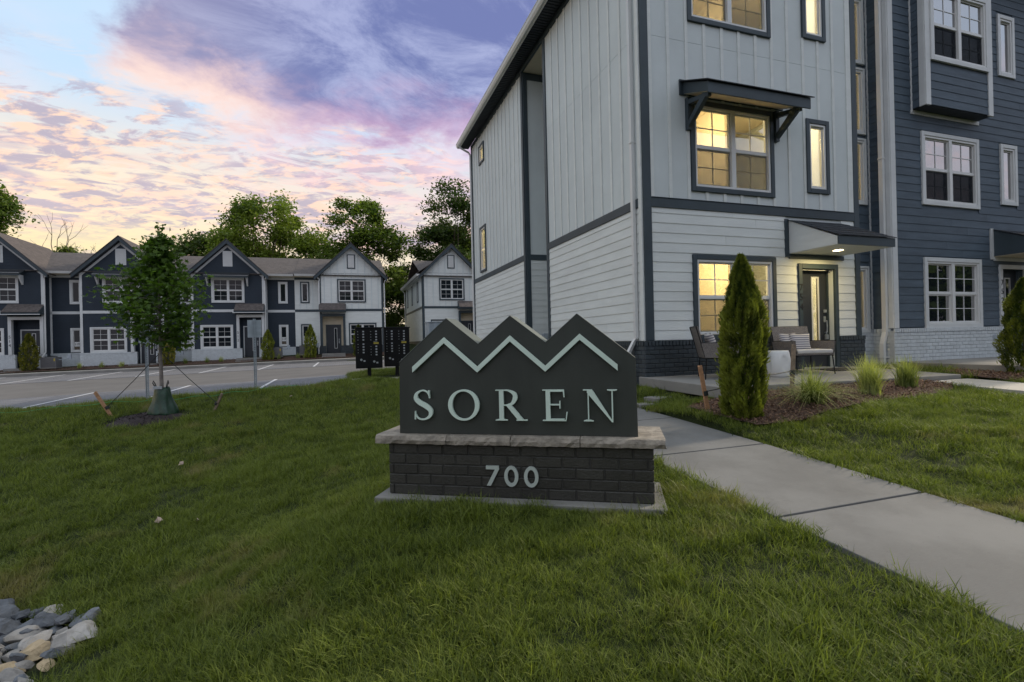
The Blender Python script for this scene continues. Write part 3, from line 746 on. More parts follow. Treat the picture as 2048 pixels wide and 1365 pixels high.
battens(F, M['siding_light'], .165, 5.165, 2.53, 8.0, sh_holes, .004, .406, start=.40)
tr(.166, .24, 0, .025, 2.53, 8.0, name='edge_batten', m=M['siding_light']); tr(5.09, 5.164, 0, .025, 2.53, 8.0, name='edge_batten', m=M['siding_light'])
tr(0, .165, -.02, .034, -.055, 8.0, name='corner_trim'); tr(5.166, 5.31, -.02, .034, -.055, 8.0, name='corner_trim')
tr(.165, 5.166, 0, .032, 2.362, 2.53, name='belt_trim')
tr(.165, 5.166, 0, .045, 2.531, 2.545, name='flashing')
# windows
window(F, *W1, M['trim_dark'], M['vinyl'], M['glass_clear'], 'twin', screen=M['screen'])
window(F, *W2, M['trim_dark'], M['vinyl'], M['glass_clear'], 'twin', screen=M['screen'])
window(F, *W3, M['trim_dark'], M['vinyl'], M['glass_clear'], 'twin', screen=M['screen'])
window(F, *N2, M['trim_dark'], M['vinyl'], M['glass_clear'], 'narrow'); window(F, *N3, M['trim_dark'], M['vinyl'], M['glass_clear'], 'narrow')
# brick base: front and side
bk = bmesh_(M['brick_dark'])
sheet(F, 'mortar_bed', M['mortar_dark'], -.055, DR[0], -.9, -.145, [], o=.045, t=.1); sheet(F, 'mortar_bed', M['mortar_dark'], DR[1], 5.37, -.9, -.145, [], o=.045, t=.1)
bricks(F, bk, -.055, DR[0], -.712, 7, o=.045); bricks(F, bk, DR[1], 5.37, -.712, 7, o=.045)
sheet(F, 'mortar_bed', M['mortar_dark'], -.05, DR[0], -.144, -.066, [], o=.05, t=.05); sheet(F, 'mortar_bed', M['mortar_dark'], DR[1], 5.37, -.144, -.066, [], o=.05, t=.05)
rowlock(F, M['brick_dark'], -.06, DR[0], -.143, .05); rowlock(F, M['brick_dark'], DR[1], 5.38, -.143, .05)
sheet(S, 'mortar_bed', M['mortar_dark'], 0, sy(6.02), -.98, -.066, [], o=.045, t=.1); sheet(S, 'mortar_bed', M['mortar_dark'], sy(4.42), sy(-.05), -.98, -.066, [], o=.045, t=.1)
bricks(S, bk, sy(2.6), sy(-.05), -.874, 9, o=.045); rowlock(S, M['brick_dark'], sy(4.42), sy(-.05), -.143, .05)
# side wall: siding below the belt, battens above
planks(S, pl, sy(4.28), sy(.10), -.05, 2.36); planks(S, pl, 0, sy(6.16), -.05, 2.36)
panels(S, sy(4.28), sy(.10), [2.53, 5.48, 7.86], []); panels(S, .1, sy(6.16), [2.53, 5.48, 7.86], [TW, SW])
battens(S, M['siding_light'], sy(4.28), sy(.1), 2.53, 7.86, [], .004); battens(S, M['siding_light'], 0, sy(6.16), 2.53, 7.86, [TW, SW], .004)
for a, b in ((sy(4.42), sy(4.28)), (sy(6.16), sy(6.02)), (0, .12)): tr(a, b, -.02, .034, -.055, 7.86, name='corner_trim', wl=S)
tr(sy(.10), sy(0), -.02, .03, -.055, 7.86, name='corner_trim', m=M['siding_light'], wl=S)
for a, b in ((sy(4.28), sy(.10)), (.12, sy(6.16))): tr(a, b, 0, .032, 2.362, 2.53, name='belt_trim', wl=S)
tr(0, sy(0), -.02, .04, 7.862, 7.998, name='frieze_board', wl=S)
window(S, *TW, M['trim_dark'], M['vinyl'], M['glass_clear'], 'single', tw=.08); window(S, *SW, M['trim_dark'], M['vinyl'], M['glass_clear'], 'narrow', tw=.08)
# notch in the side wall: the wall that faces the street inside it
NT = Wall(h754, 0, 6.02)
sheet(NT, 'wall', M['panel_light'], .03, 1.5, -.95, 7.86, [], o=0, t=.1)
planks(NT, pl, .13, 1.5, -.05, 2.36, o=.004); tr(.03, 1.5, 0, .03, 2.362, 2.53, name='belt_trim', wl=NT); tr(0.0, .125, 0, .034, -.055, 7.86, name='corner_trim', wl=NT)
tr(.125, 1.5, 0, .03, 7.66, 7.86, name='frieze_board', wl=NT)
mb = MB(); mb.box(.0, 1.6, 4.40, 6.04, 7.875, 7.93); mb.obj('notch_soffit', M['cream'], h754)
mb = MB(); mb.box(.42, .56, 5.86, 6.0, -.02, .20); mb.box(.45, .53, 5.845, 5.86, .05, .15); mb.obj('meter_box', M['galv'], h754, bevel=.008)
# eaves: soffit with vent ribs, fascia, gutter
mb = MB(); mb.box(-.42, -.041, -.35, 12.5, 8.0, 8.03); mb.obj('soffit', M['soffit_dark'], h754)
mb = MB()
for i in range(124): mb.box(-.40, -.06, -.3 + i * .103, -.3 + i * .103 + .05, 7.985, 8.0)
tag(mb.obj('soffit_rib', M['soffit_dark'], h754), kind='stuff')
mb = MB(); mb.box(-.445, -.42, -.36, 12.5, 7.97, 8.16); mb.obj('fascia', M['vinyl'], h754)
mb = MB(); gp = [(-.447, 8.0), (-.50, 8.0), (-.535, 8.06), (-.55, 8.13), (-.56, 8.14), (-.56, 8.155), (-.54, 8.155), (-.52, 8.06), (-.495, 8.015), (-.447, 8.015)]
mb.prism(gp, lambda p: (p[0], -.38, p[1]), lambda p: (p[0], 12.55, p[1])); mb.obj('gutter', M['vinyl'], h754)
mb = MB(); mb.prism([(-.44, 8.16), (-.52, 8.165), (5.4, 11.3), (5.4, 11.2)], lambda p: (p[0], -.4, p[1]), lambda p: (p[0], 12.6, p[1])); mb.obj('roof', M['shingle_dark'], h754)
mb = MB(); mb.prism([(0, 8.0), (5.31, 8.0), (5.31, 11.1)], lambda p: (p[0], 0, p[1]), lambda p: (p[0], .14, p[1])); mb.obj('gable_wall', M['panel_light'], h754)
downspout(S, sy(.22), -.86, 7.99, .06, M['vinyl'], side=-.10, kick=.10)
ds2 = MB(); ds2.tube([(-.5, 12.2, 8.02), (-.42, 12.22, 7.9), (-.12, 12.2, 7.75), (-.07, 12.1, 7.6), (-.07, 12.1, -.8)], .042, 8); ds2.obj('downspout', M['vinyl'], h754)
# door
mb = MB(); F.box(mb, DR[0], DR[0] + .09, -.1, .05, DR[2], DR[3]); F.box(mb, DR[1] - .09, DR[1], -.1, .05, DR[2], DR[3]); F.box(mb, DR[0] + .09, DR[1] - .09, -.1, .05, DR[3] - .10, DR[3])
F.box(mb, DR[0] + .09, DR[0] + .12, -.22, -.1, DR[2], DR[3] - .1); F.box(mb, DR[1] - .12, DR[1] - .09, -.22, -.1, DR[2], DR[3] - .1)
mb.obj('door_frame', M['trim_dark'], h754, bevel=.004, seg=1)
mb = MB(); F.box(mb, DR[0] + .09, DR[1] - .09, -.22, .06, -.735, -.695); mb.obj('threshold', M['steel'], h754)
dl, dr_ = DR[0] + .125, DR[1] - .125
g0, g1_, gz0, gz1 = dl + .42, dl + .59, -.20, 1.17
door = sheet(F, 'door', M['door_dark'], dl, dr_, -.69, 1.325, [(g0, g1_, gz0, gz1)], o=-.14, t=.045)
mb = MB(); k = .02
for a, b, c_, d in ((g0 - k, g0 + .012, gz0 - k, gz1 + k), (g1_ - .012, g1_ + k, gz0 - k, gz1 + k), (g0 + .012, g1_ - .012, gz1 - .012, gz1 + k), (g0 + .012, g1_ - .012, gz0 - k, gz0 + .012)): F.box(mb, a, b, -.14, -.128, c_, d)
mb.obj('glass_frame', M['vinyl'], door)
mb = MB(); F.box(mb, g0 + .013, g1_ - .013, -.165, -.160, gz0 + .013, gz1 - .013); mb.obj('pane', M['glass_clear'], door)
mb = MB(); mb.tube([F.pt(dr_ - .07, -.14, .02), F.pt(dr_ - .07, -.08, .03), F.pt(dr_ - .07, -.075, .15), F.pt(dr_ - .07, -.08, .27), F.pt(dr_ - .07, -.14, .28)], .011, 8); F.box(mb, dr_ - .095, dr_ - .045, -.14, -.125, .24, .36)
mb.obj('handle', M['steel'], door)
mb = MB(); F.box(mb, dr_ - .105, dr_ - .035, -.135, -.10, .44, .50); mb.obj('deadbolt', M['steel'], door, bevel=.006)
mb = MB(); F.box(mb, dr_ - .11, dr_ - .05, -.11, -.06, -.12, -.02); mb.tube([F.pt(dr_ - .10, -.085, -.02), F.pt(dr_ - .08, -.085, .03), F.pt(dr_ - .06, -.085, -.02)], .006, 6); mb.obj('key_lock_box', M['steel'], door, bevel=.006)
digits(F, '754', DR[0] + .045, .94, .195, .19, M['black_print'], .053)
# entrance canopy
def entrance_canopy(root, wl, u0, u1, zb, zf0, zf1, zt, depth, side_m, edge_m, trim_m, under_m, lamp=True, nrow=6):
    mb = MB(); pr = [(0.03, zb + .075), (depth, zf0), (depth, zf1), (0.03, zt)]
    mb.prism(pr, lambda p: wl.pt(u0, p[0], p[1]), lambda p: wl.pt(u1, p[0], p[1])); can = mb.obj('entrance_canopy', side_m, root)
    mb = MB(); wl.box(mb, u0 - .012, u1 + .012, depth + .001, depth + .028, zf0 - .01, zf1 + .01); mb.obj('fascia', edge_m, can)
    mb = MB(); q = [(.034, zb + .073), (depth, zf0 - .002), (depth, zf0 - .010), (.034, zb + .065)]
    mb.prism(q, lambda p: wl.pt(u0 + .01, p[0], p[1]), lambda p: wl.pt(u1 - .01, p[0], p[1])); mb.obj('soffit', under_m, can)
    mb = MB(); wl.box(mb, u0 - .10, u0 - .002, 0, .033, zb, zt + .03); wl.box(mb, u0, u1 + .06, 0, .033, zb - .03, zb + .06); wl.box(mb, u1 + .002, u1 + .06, 0, .033, zb + .11, zt); mb.obj('trim', trim_m, can)
    # shingle courses
    for r in range(nrow):
        t0, t1 = r / nrow, (r + 1.25) / nrow; mb = MB()
        f_ = lambda t: (depth + .05 - t * (depth + .03), zf1 + .012 + t * (zt - zf1))
        u = u0 - .03 - (.11 if r % 2 else 0)
        while u < u1 + .03:
            a, b = max(u, u0 - .03), min(u + random.uniform(.2, .32), u1 + .035)
            if b - a > .02:
                (o0, z0_), (o1, z1_) = f_(t0), f_(min(t1, 1.0)); lift = .012 + random.uniform(0, .004)
                mb.prism([(o0, z0_), (o0, z0_ + lift), (o1, z1_ + .004), (o1, z1_ - .004)], lambda p: wl.pt(a, p[0], p[1]), lambda p: wl.pt(b - .006, p[0], p[1]))
            u = b if b > u + .05 else u + .2
        mb.obj('shingle_course', M['shingle_dark'], can)
    if lamp:
        lu, lo = (u0 + u1) / 2 - .09, .58; zz = zb + .068 + (zf0 - zb - .075) * (lo / depth)
        mb = MB(); c0 = Vector(wl.pt(lu, lo, zz - .012))
        mb.tube([c0, c0 + Vector((0, 0, .02))], [.085, .085], 20); mb.obj('recessed_lamp', M['lamp_disc'], can)
        mb = MB(); mb.tube([c0 + Vector((0, 0, .004)), c0 + Vector((0, 0, .022))], [.105, .105], 20); mb.obj('lamp_ring', M['vinyl'], can)
        light('porch_light', 'AREA', c0 + Vector((0, 0, -.03)), 14, (1.0, .78, .36), .15, root)
    return can
entrance_canopy(h754, F, 3.36, 4.78, 1.55, 1.62, 1.76, 2.28, 1.07, M['siding_light'], M['trim_dark'], M['trim_dark'], M['siding_light'])
# second floor window awning with brackets
def window_awning(root, wl, u0, u1, z0, z1, zback, depth, m, bz, brk):
    mb = MB(); mb.prism([(.03, z0 + .27), (depth, z0 + .02), (depth, z1), (.03, zback)], lambda p: wl.pt(u0 + .012, p[0], p[1]), lambda p: wl.pt(u1 - .012, p[0], p[1]))
    # hollow look: soffit board inset and fascia boards
    aw = mb.obj('window_awning', m, root)
    mb = MB(); wl.box(mb, u0, u1, depth + .001, depth + .03, z0 - .02, z1); mb.obj('fascia', m, aw, bevel=.004, seg=1)
    mb = MB(); mb.prism([(-.0 + .03, zback + .01), (depth + .07, z1 - .005), (depth + .07, z1 + .012), (.03, zback + .027)], lambda p: wl.pt(u0 - .05, p[0], p[1]), lambda p: wl.pt(u1 + .05, p[0], p[1])); mb.obj('roof_sheet', M['shingle_dark'], aw)
    mb = MB(); wl.box(mb, u0 - .06, u1 + .06, 0, .032, z0 + .25, zback + .05); mb.obj('ledger', m, aw)
    mb = MB(); mb.prism([(.04, z0 + .268), (depth - .002, z0 + .018), (depth - .002, z0 + .010), (.04, z0 + .260)], lambda p: wl.pt(u0 + .03, p[0], p[1]), lambda p: wl.pt(u1 - .03, p[0], p[1])); mb.obj('soffit', M['cream'], aw)
    for u in brk:
        mb = MB(); t = .045
        wl.box(mb, u - t, u + t, .0, .085, bz, z0 + .20)
        for pr in ([(.085, bz + .05), (.085, bz + .16), (depth * .74, z0 + .10), (depth * .86, z0 + .06), (depth * .80, z0 - .02)], [(.0855, z0 + .06), (.0855, z0 + .15), (depth * .9, z0 + .045), (depth * .9, z0 - .03)]):
            k_ = t if pr[0][1] < bz + .1 else t * .9
            mb.prism(pr, lambda p: wl.pt(u - k_, p[0], p[1]), lambda p: wl.pt(u + k_, p[0], p[1]))
        mb.obj('bracket', m, aw, bevel=.004, seg=1)
    return aw
window_awning(h754, F, .89, 3.22, 4.22, 4.40, 4.70, .68, M['trim_dark'], 3.82, (1.0, 3.08))
# rooms behind the lit windows
mb = MB()
for z0_, z1_ in ((-.74, 2.32), (2.46, 5.40), (5.58, 7.95)):
    mb.box(.15, 5.16, 4.2, 4.26, z0_, z1_); mb.box(.15, 5.16, .15, 4.25, z0_ - .03, z0_); mb.box(.15, 5.16, .15, 4.25, z1_, z1_ + .03); mb.box(3.3, 3.36, 1.6, 4.2, z0_, z1_)
    mb.box(.15, 2.5, 9.44, 11.99, z0_ - .03, z0_); mb.box(.15, 2.5, 9.44, 11.99, z1_, z1_ + .03); mb.box(2.5, 2.54, 9.4, 11.99, z0_, z1_); mb.box(.16, 2.5, 9.4, 9.44, z0_, z1_)
mb.obj('room_partition', M['cream'], h754)
for zc, pw in ((2.2, 230), (5.28, 200), (7.83, 180)):
    light('ceiling_lamp', 'POINT', (2.1, 1.7, zc - .5), pw * .7, WARM, .2, h754); light('ceiling_lamp', 'POINT', (4.2, .95, zc - .4), pw * .3, WARM, .12, h754)
    mb = MB(); mb.tube([(1.6, 1.15, zc + .07), (1.6, 1.15, zc + .085)], [.09, .09], 16); mb.obj('ceiling_disc', M['lamp_disc'], h754)
for zc in (5.2, 7.8): light('ceiling_lamp', 'POINT', (1.2, 10.7, zc - .4), 140, WARM, .12, h754)

# ------------------------------------------------------------------ navy house 752
h752 = thing('townhouse', 'tall navy-sided townhouse 752 with white trim, brick base and box bay', 'townhouse', (CX, CY, 0))
G = Wall(h752, 0, 0)
XR = 13.2
V1 = (7.29, 9.27, .06, 1.67); V2 = (7.29, 9.27, 2.86, 4.52); VN2 = (10.08, 10.72, 3.03, 4.51); VN3 = (10.08, 10.72, 6.17, 7.67)
DD = (9.95, 11.02, -.70, 1.57); BAY = (7.02, 9.27, 4.95, 8.6)
dh = [inset(DD, .1)]; dh = [(DD[0] + .1, DD[1] - .1, DD[2] - .2, DD[3] - .1)] + [inset(q) for q in (V1, V2, VN2, VN3)]
sheet(G, 'wall', M['siding_dark'], 6.31, XR, -.9, 8.6, dh, o=-.004, t=.14)
mb = MB(); mb.box(XR - .14, XR, .14, 12, -.9, 8.6); mb.box(5.32, XR, 11.86, 12, -.9, 8.6); mb.box(6.31, 6.45, .14, .46, -.9, 8.6); mb.obj('wall', M['siding_dark'], h752)
mb = MB(); mb.prism([(5.3, 11.2), (XR + .3, 11.2), (XR + .3, 8.62), (5.3, 8.62)], lambda p: (p[0], .9, p[1]), lambda p: (p[0], 12.4, p[1])); mb.obj('roof', M['shingle_dark'], h752)
pd = pmesh(M['siding_dark'])
planks(G, pd, 6.45, XR, .10, 8.5, [V1, V2, VN2, VN3, DD, BAY, (9.62, 11.3, 1.66, 2.42)])
trW = lambda *a, name='corner_trim', wl=G: (lambda b: (wl.box(b, *a), b.obj(name, M['trim_white'], wl.p, bevel=.004, seg=1))[1])(MB())
trW(6.30, 6.45, -.02, .034, .08, 8.6)
GL = Wall(h752, 6.31, .46, True)                      # short return wall facing the corner house
planks(GL, pd, .02, .33, .10, 8.5); trW(.33, .475, -.02, .03, .08, 8.6, wl=GL)
RB = Wall(h752, 0, .46)                               # recessed wall with the stair windows
RW = [(5.56, 6.19, z, z + 1.50) for z in (0.0, 2.89, 4.48, 6.07)]
sheet(RB, 'wall', M['siding_dark'], 5.30, 6.45, -.9, 8.6, [inset(q, .045) for q in RW], o=-.004, t=.12)
planks(RB, pd, 5.32, 6.27, .0, 8.5, RW); trW(6.268, 6.309, 0, .036, .08, 8.6, wl=RB)
for q in RW: window(RB, *q, M['trim_white'], M['vinyl'], M['glass_clear'], 'narrow', tw=.05)
mb = MB(); mb.box(5.35, 6.44, 2.2, 2.24, -.7, 8.2); mb.box(6.40, 6.44, .6, 2.2, -.7, 8.2); mb.box(5.33, 5.36, .6, 2.2, -.7, 8.2)
for z in (-.74, 2.3, 8.2): mb.box(5.33, 6.44, .58, 2.24, z, z + .04)
mb.obj('stairwell', M['cream'], h752)
for z in (.9, 3.6, 5.2, 7.2): light('stair_lamp', 'POINT', (5.9, 1.6, z), 26, WARM, .12, h752)
# white brick
bw = bmesh_(M['brick_white'])
sheet(G, 'mortar_bed', M['mortar_white'], 6.25, DD[0], -.9, .028, [], o=.045, t=.1); bricks(G, bw, 6.25, DD[0], -.665, 8, o=.045)
rowlock(G, M['brick_white'], 6.24, DD[0] + .02, -.012, .05); sheet(G, 'mortar_bed', M['mortar_white'], DD[1], XR, -.9, .07, [], o=.045, t=.1)
sheet(GL, 'mortar_bed', M['mortar_white'], 0, .41, -.9, .07, [], o=.045, t=.1); bricks(GL, bw, 0, .41, -.746, 9, o=.045); rowlock(GL, M['brick_white'], 0, .41, -.012, .05)
sheet(RB, 'mortar_bed', M['mortar_white'], 5.32, 6.27, -.9, .0, [], o=.045, t=.1); bricks(RB, bw, 5.37, 6.26, -.746, 9, o=.045, holes=[(5.4, 6.2, -.1, .3)])
window(G, *V1, M['trim_white'], M['vinyl'], M['glass_dark'], 'twin', screen=None, sill=True); window(G, *V2, M['trim_white'], M['vinyl'], M['glass_dark'], 'twin', screen=M['screen_dark'])
window(G, *VN2, M['trim_white'], M['vinyl'], M['glass_dark'], 'narrow'); window(G, *VN3, M['trim_white'], M['vinyl'], M['glass_dark'], 'narrow')
# box bay
BF = Wall(h752, 0, -.31); BL = Wall(h752, 7.02, 0, True)
mb = MB(); mb.box(7.03, 9.26, -.24, -.03, 4.98, 8.6); bay = mb.obj('bay', M['siding_dark'], h752)
sheet(BF, 'bay_front', M['siding_dark'], 7.03, 9.26, 4.98, 8.6, [(7.24, 9.05, 6.02, 7.52)], o=-.01, t=.05)
planks(BF, pd, 7.16, 9.13, 4.97, 8.5, [(7.16, 9.13, 5.94, 7.60)], o=-.01, parent=None); planks(BL, pd, .04, .19, 4.97, 8.5, o=-.012)
for a in ((7.005, 7.16, -.02, .024), (9.13, 9.285, -.02, .024)): trW(*a, 4.95, 8.6, wl=BF)
trW(.19, .31, -.015, .022, 4.95, 8.6, wl=BL); trW(0, .04, -.01, .018, 4.90, 8.6, wl=BL)
window(BF, 7.162, 9.128, 5.94, 7.60, M['trim_white'], M['vinyl'], M['glass_dark'], 'twin', screen=M['screen_dark'])
mb = MB(); mb.box(7.04, 9.25, -.29, -.04, 4.955, 4.978); mb.obj('bay_soffit', M['soffit_dark'], h752)
mb = MB(); mb.box(6.98, 9.32, -.03, -.001, 4.87, 4.955); mb.obj('bay_trim', M['trim_white'], h752)
# door, canopy, number
mb = MB(); G.box(mb, DD[0], DD[0] + .10, -.1, .05, DD[2], DD[3]); G.box(mb, DD[1] - .10, DD[1], -.1, .05, DD[2], DD[3]); G.box(mb, DD[0] + .10, DD[1] - .10, -.1, .05, DD[3] - .10, DD[3]); mb.obj('door_frame', M['trim_white'], h752, bevel=.004, seg=1)
mb = MB(); G.box(mb, DD[0] + .1, DD[1] - .1, -.18, -.14, -.66, DD[3] - .1); door = mb.obj('door', M['door_dark'], h752)
gu = DD[0] + .52
mb = MB(); G.box(mb, gu - .025, gu + .195, -.14, -.125, -.20, 1.28); mb.obj('glass_frame', M['vinyl'], door); mb = MB(); G.box(mb, gu, gu + .17, -.124, -.120, -.17, 1.25); mb.obj('pane', M['glass_dark'], door)
digits(G, '752', DD[0] + .055, 1.13, .215, .19, M['black_print'], .053)
entrance_canopy(h752, G, 9.76, 11.16, 1.69, 1.76, 1.92, 2.40, 1.07, M['trim_dark'], M['trim_dark'], M['trim_white'], M['cream'], lamp=False)
mb = MB(); G.box(mb, 9.60, 9.74, .05, .12, -.24, -.12); mb.tube([G.pt(9.67, .12, -.18), G.pt(9.67, .17, -.18)], .03, 10); mb.obj('hose_outlet_box', M['galv'], h752, bevel=.008)
downspout(GL, .34, -.85, 8.5, .085, M['vinyl'], side=.0, kick=.09, w_=.09)
mb = MB(); mb.box(6.2, XR + .2, -.45, -.03, 8.55, 8.7); mb.obj('eave', M['trim_white'], h752)

# ------------------------------------------------------------------ monument sign
SR = -math.atan2(.2056, .9786)
sign = thing('monument_sign', 'dark green sign reading SOREN over a painted brick base with 700', 'sign', (-1.012, 4.04, 0), SR)
# footing
mb = MB(); mb.box(-.085, 2.14, -.105, .60, -1.45, -1.205); mb.obj('footing', M['concrete'], sign, bevel=.008)
# brick plinth: a core with single bricks on front, ends and back
mb = MB(); mb.box(.008, 2.052, .008, .492, -1.206, -.797); mb.obj('plinth_core', M['sign_mortar'], sign)
sb = brick_mesh(.198, .074, .010, .005); sb.materials.append(M['sign_brick'])
SF = Wall(sign, 0, .012); SL = Wall(sign, .012, .5, True)
for r in range(5):
    z = -1.203 + r * .0805 + .003; u = -.01 - (.155 if r % 2 == 0 else .05)
    while u < 2.06 - .02:
        a, b = max(u, 0.0), min(u + .2, 2.06)
        if b - a > .03: SF.put('brick', sb, a, random.uniform(-.002, .002), z, (b - a) / .2, 1)
        u += .2085
    for u in (0.0, .2085) if r % 2 else (-.1, .105, .31):
        a, b = max(u, 0.0), min(u + .2, .488)
        SL.put('brick', sb, a, random.uniform(-.002, .002), z, (b - a) / .2, 1)
        ob = SL.put('brick', sb, a, 0, z, (b - a) / .2, 1); ob.rotation_euler = (0, 0, math.pi / 2); ob.location = (2.048, .012 + a, z)
# coping stones, rock-faced edges
def coping_stone(x0, x1, endl=False, endr=False):
    nx_, prof = 14, []
    y0, y1, z0, z1 = -.040, .53, -.797, -.727
    bm = bmesh.new(); rng = random.Random(int(x0 * 1000) + 5)
    rows = []
    for i in range(nx_ + 1):
        x = x0 + (x1 - x0) * i / nx_
        ring = []
        for (y, z, j) in ((y0, z0 + .004, 1), (y0 - .006, (z0 + z1) / 2, 1.3), (y0 + .006, z1 - .006, .9), (y0 + .025, z1, .15), (y1 - .02, z1, .1), (y1, z1 - .008, .7), (y1, z0, .6)):
            ring.append(bm.verts.new((x + (0 if 0 < i < nx_ else rng.uniform(-.006, .006) * j * ((endl and i == 0) or (endr and i == nx_))), y + rng.uniform(-.007, .005) * j, z + rng.uniform(-.0025, .0025) * j)))
        rows.append(ring)
    k = len(rows[0])
    for i in range(nx_):
        for j in range(k): bm.faces.new((rows[i][j], rows[i][(j + 1) % k], rows[i + 1][(j + 1) % k], rows[i + 1][j]))
    bm.faces.new(rows[0][::-1]); bm.faces.new(rows[-1]); bmesh.ops.recalc_face_normals(bm, faces=bm.faces[:])
    me = bpy.data.meshes.new('coping_stone'); bm.to_mesh(me); bm.free()
    return link('coping_stone', me, sign, M['coping'])
cs = [-.10, .50, 1.01, 1.535, 2.145]
for i in range(4): coping_stone(cs[i] + .003, cs[i + 1] - .003, i == 0, i == 3)
# panel with three gable peaks
prof = [(.045, -.7408), (.055, -.155), (.47, .195), (.735, -.018), (1.00, .198), (1.278, -.018), (1.525, .197), (1.955, -.15), (1.962, -.7408)]
prof = [(.98 * a + .032, .98 * b) for a, b in prof]
mb = MB(); mb.prism(prof, lambda p: (p[0], .047, p[1]), lambda p: (p[0], .300, p[1])); mb.obj('panel', M['sign_paint'], sign, bevel=.003)
mb = MB(); 
for a, b in zip(prof[1:-1], prof[2:-1] + [prof[-2]]):
    if a == b: continue
    d = Vector((b[0] - a[0], b[1] - a[1])); n_ = Vector((-d.y, d.x)).normalized() * .003
    q = [(a[0], a[1]), (b[0], b[1]), (b[0] + n_.x, b[1] + n_.y), (a[0] + n_.x, a[1] + n_.y)]
    mb.prism(q, lambda p: (p[0], .043, p[1]), lambda p: (p[0], .304, p[1]))
M['sign_edge_lit'] = mat('sign_edge_lit', (.17, .19, .17), .5, .1, 4)  # thin strip in a lighter tone, painting the light on the top edges
mb.obj('lit_edge', M['sign_edge_lit'], sign)
# zigzag
zt_ = [(.18, -.192), (.455, .042), (.728, -.197), (.998, .044), (1.272, -.197), (1.540, .044), (1.818, -.195)]; zt_ = [(.982 * a + .033, .98 * b) for a, b in zt_]
mb = MB()
for i in range(6):
    a, b = zt_[i], zt_[i + 1]; hh = .045
    mb.prism([a, b, (b[0], b[1] - hh), (a[0], a[1] - hh)], lambda p: (p[0], .014, p[1]), lambda p: (p[0], .034, p[1]))
mb.obj('zigzag_roofline', M['sign_letter'], sign)
# serif capitals, drawn as outlines (unit: cap height 1)
def stroke(pts, wid, n=40):
    """variable-width stroke through a Catmull-Rom spine"""
    P = [Vector(p) for p in pts]; out = []; m_ = len(P) - 1; L_, R_ = [], []
    for i in range(n + 1):
        t = i / n * m_; k = min(int(t), m_ - 1); f = t - k
        p0, p1, p2, p3 = P[max(k - 1, 0)], P[k], P[k + 1], P[min(k + 2, m_)]
        q = .5 * ((2 * p1) + (p2 - p0) * f + (2 * p0 - 5 * p1 + 4 * p2 - p3) * f * f + (3 * p1 - p0 - 3 * p2 + p3) * f ** 3)
        dq = .5 * ((p2 - p0) + 2 * (2 * p0 - 5 * p1 + 4 * p2 - p3) * f + 3 * (3 * p1 - p0 - 3 * p2 + p3) * f * f)
        dq = dq.normalized() if dq.length > 1e-6 else Vector((1, 0)); nn = Vector((-dq.y, dq.x))
        w0, w1 = wid[k], wid[k + 1]; wv = (w0 + (w1 - w0) * f) / 2
        L_.append(q + nn * wv); R_.append(q - nn * wv)
    return L_, R_
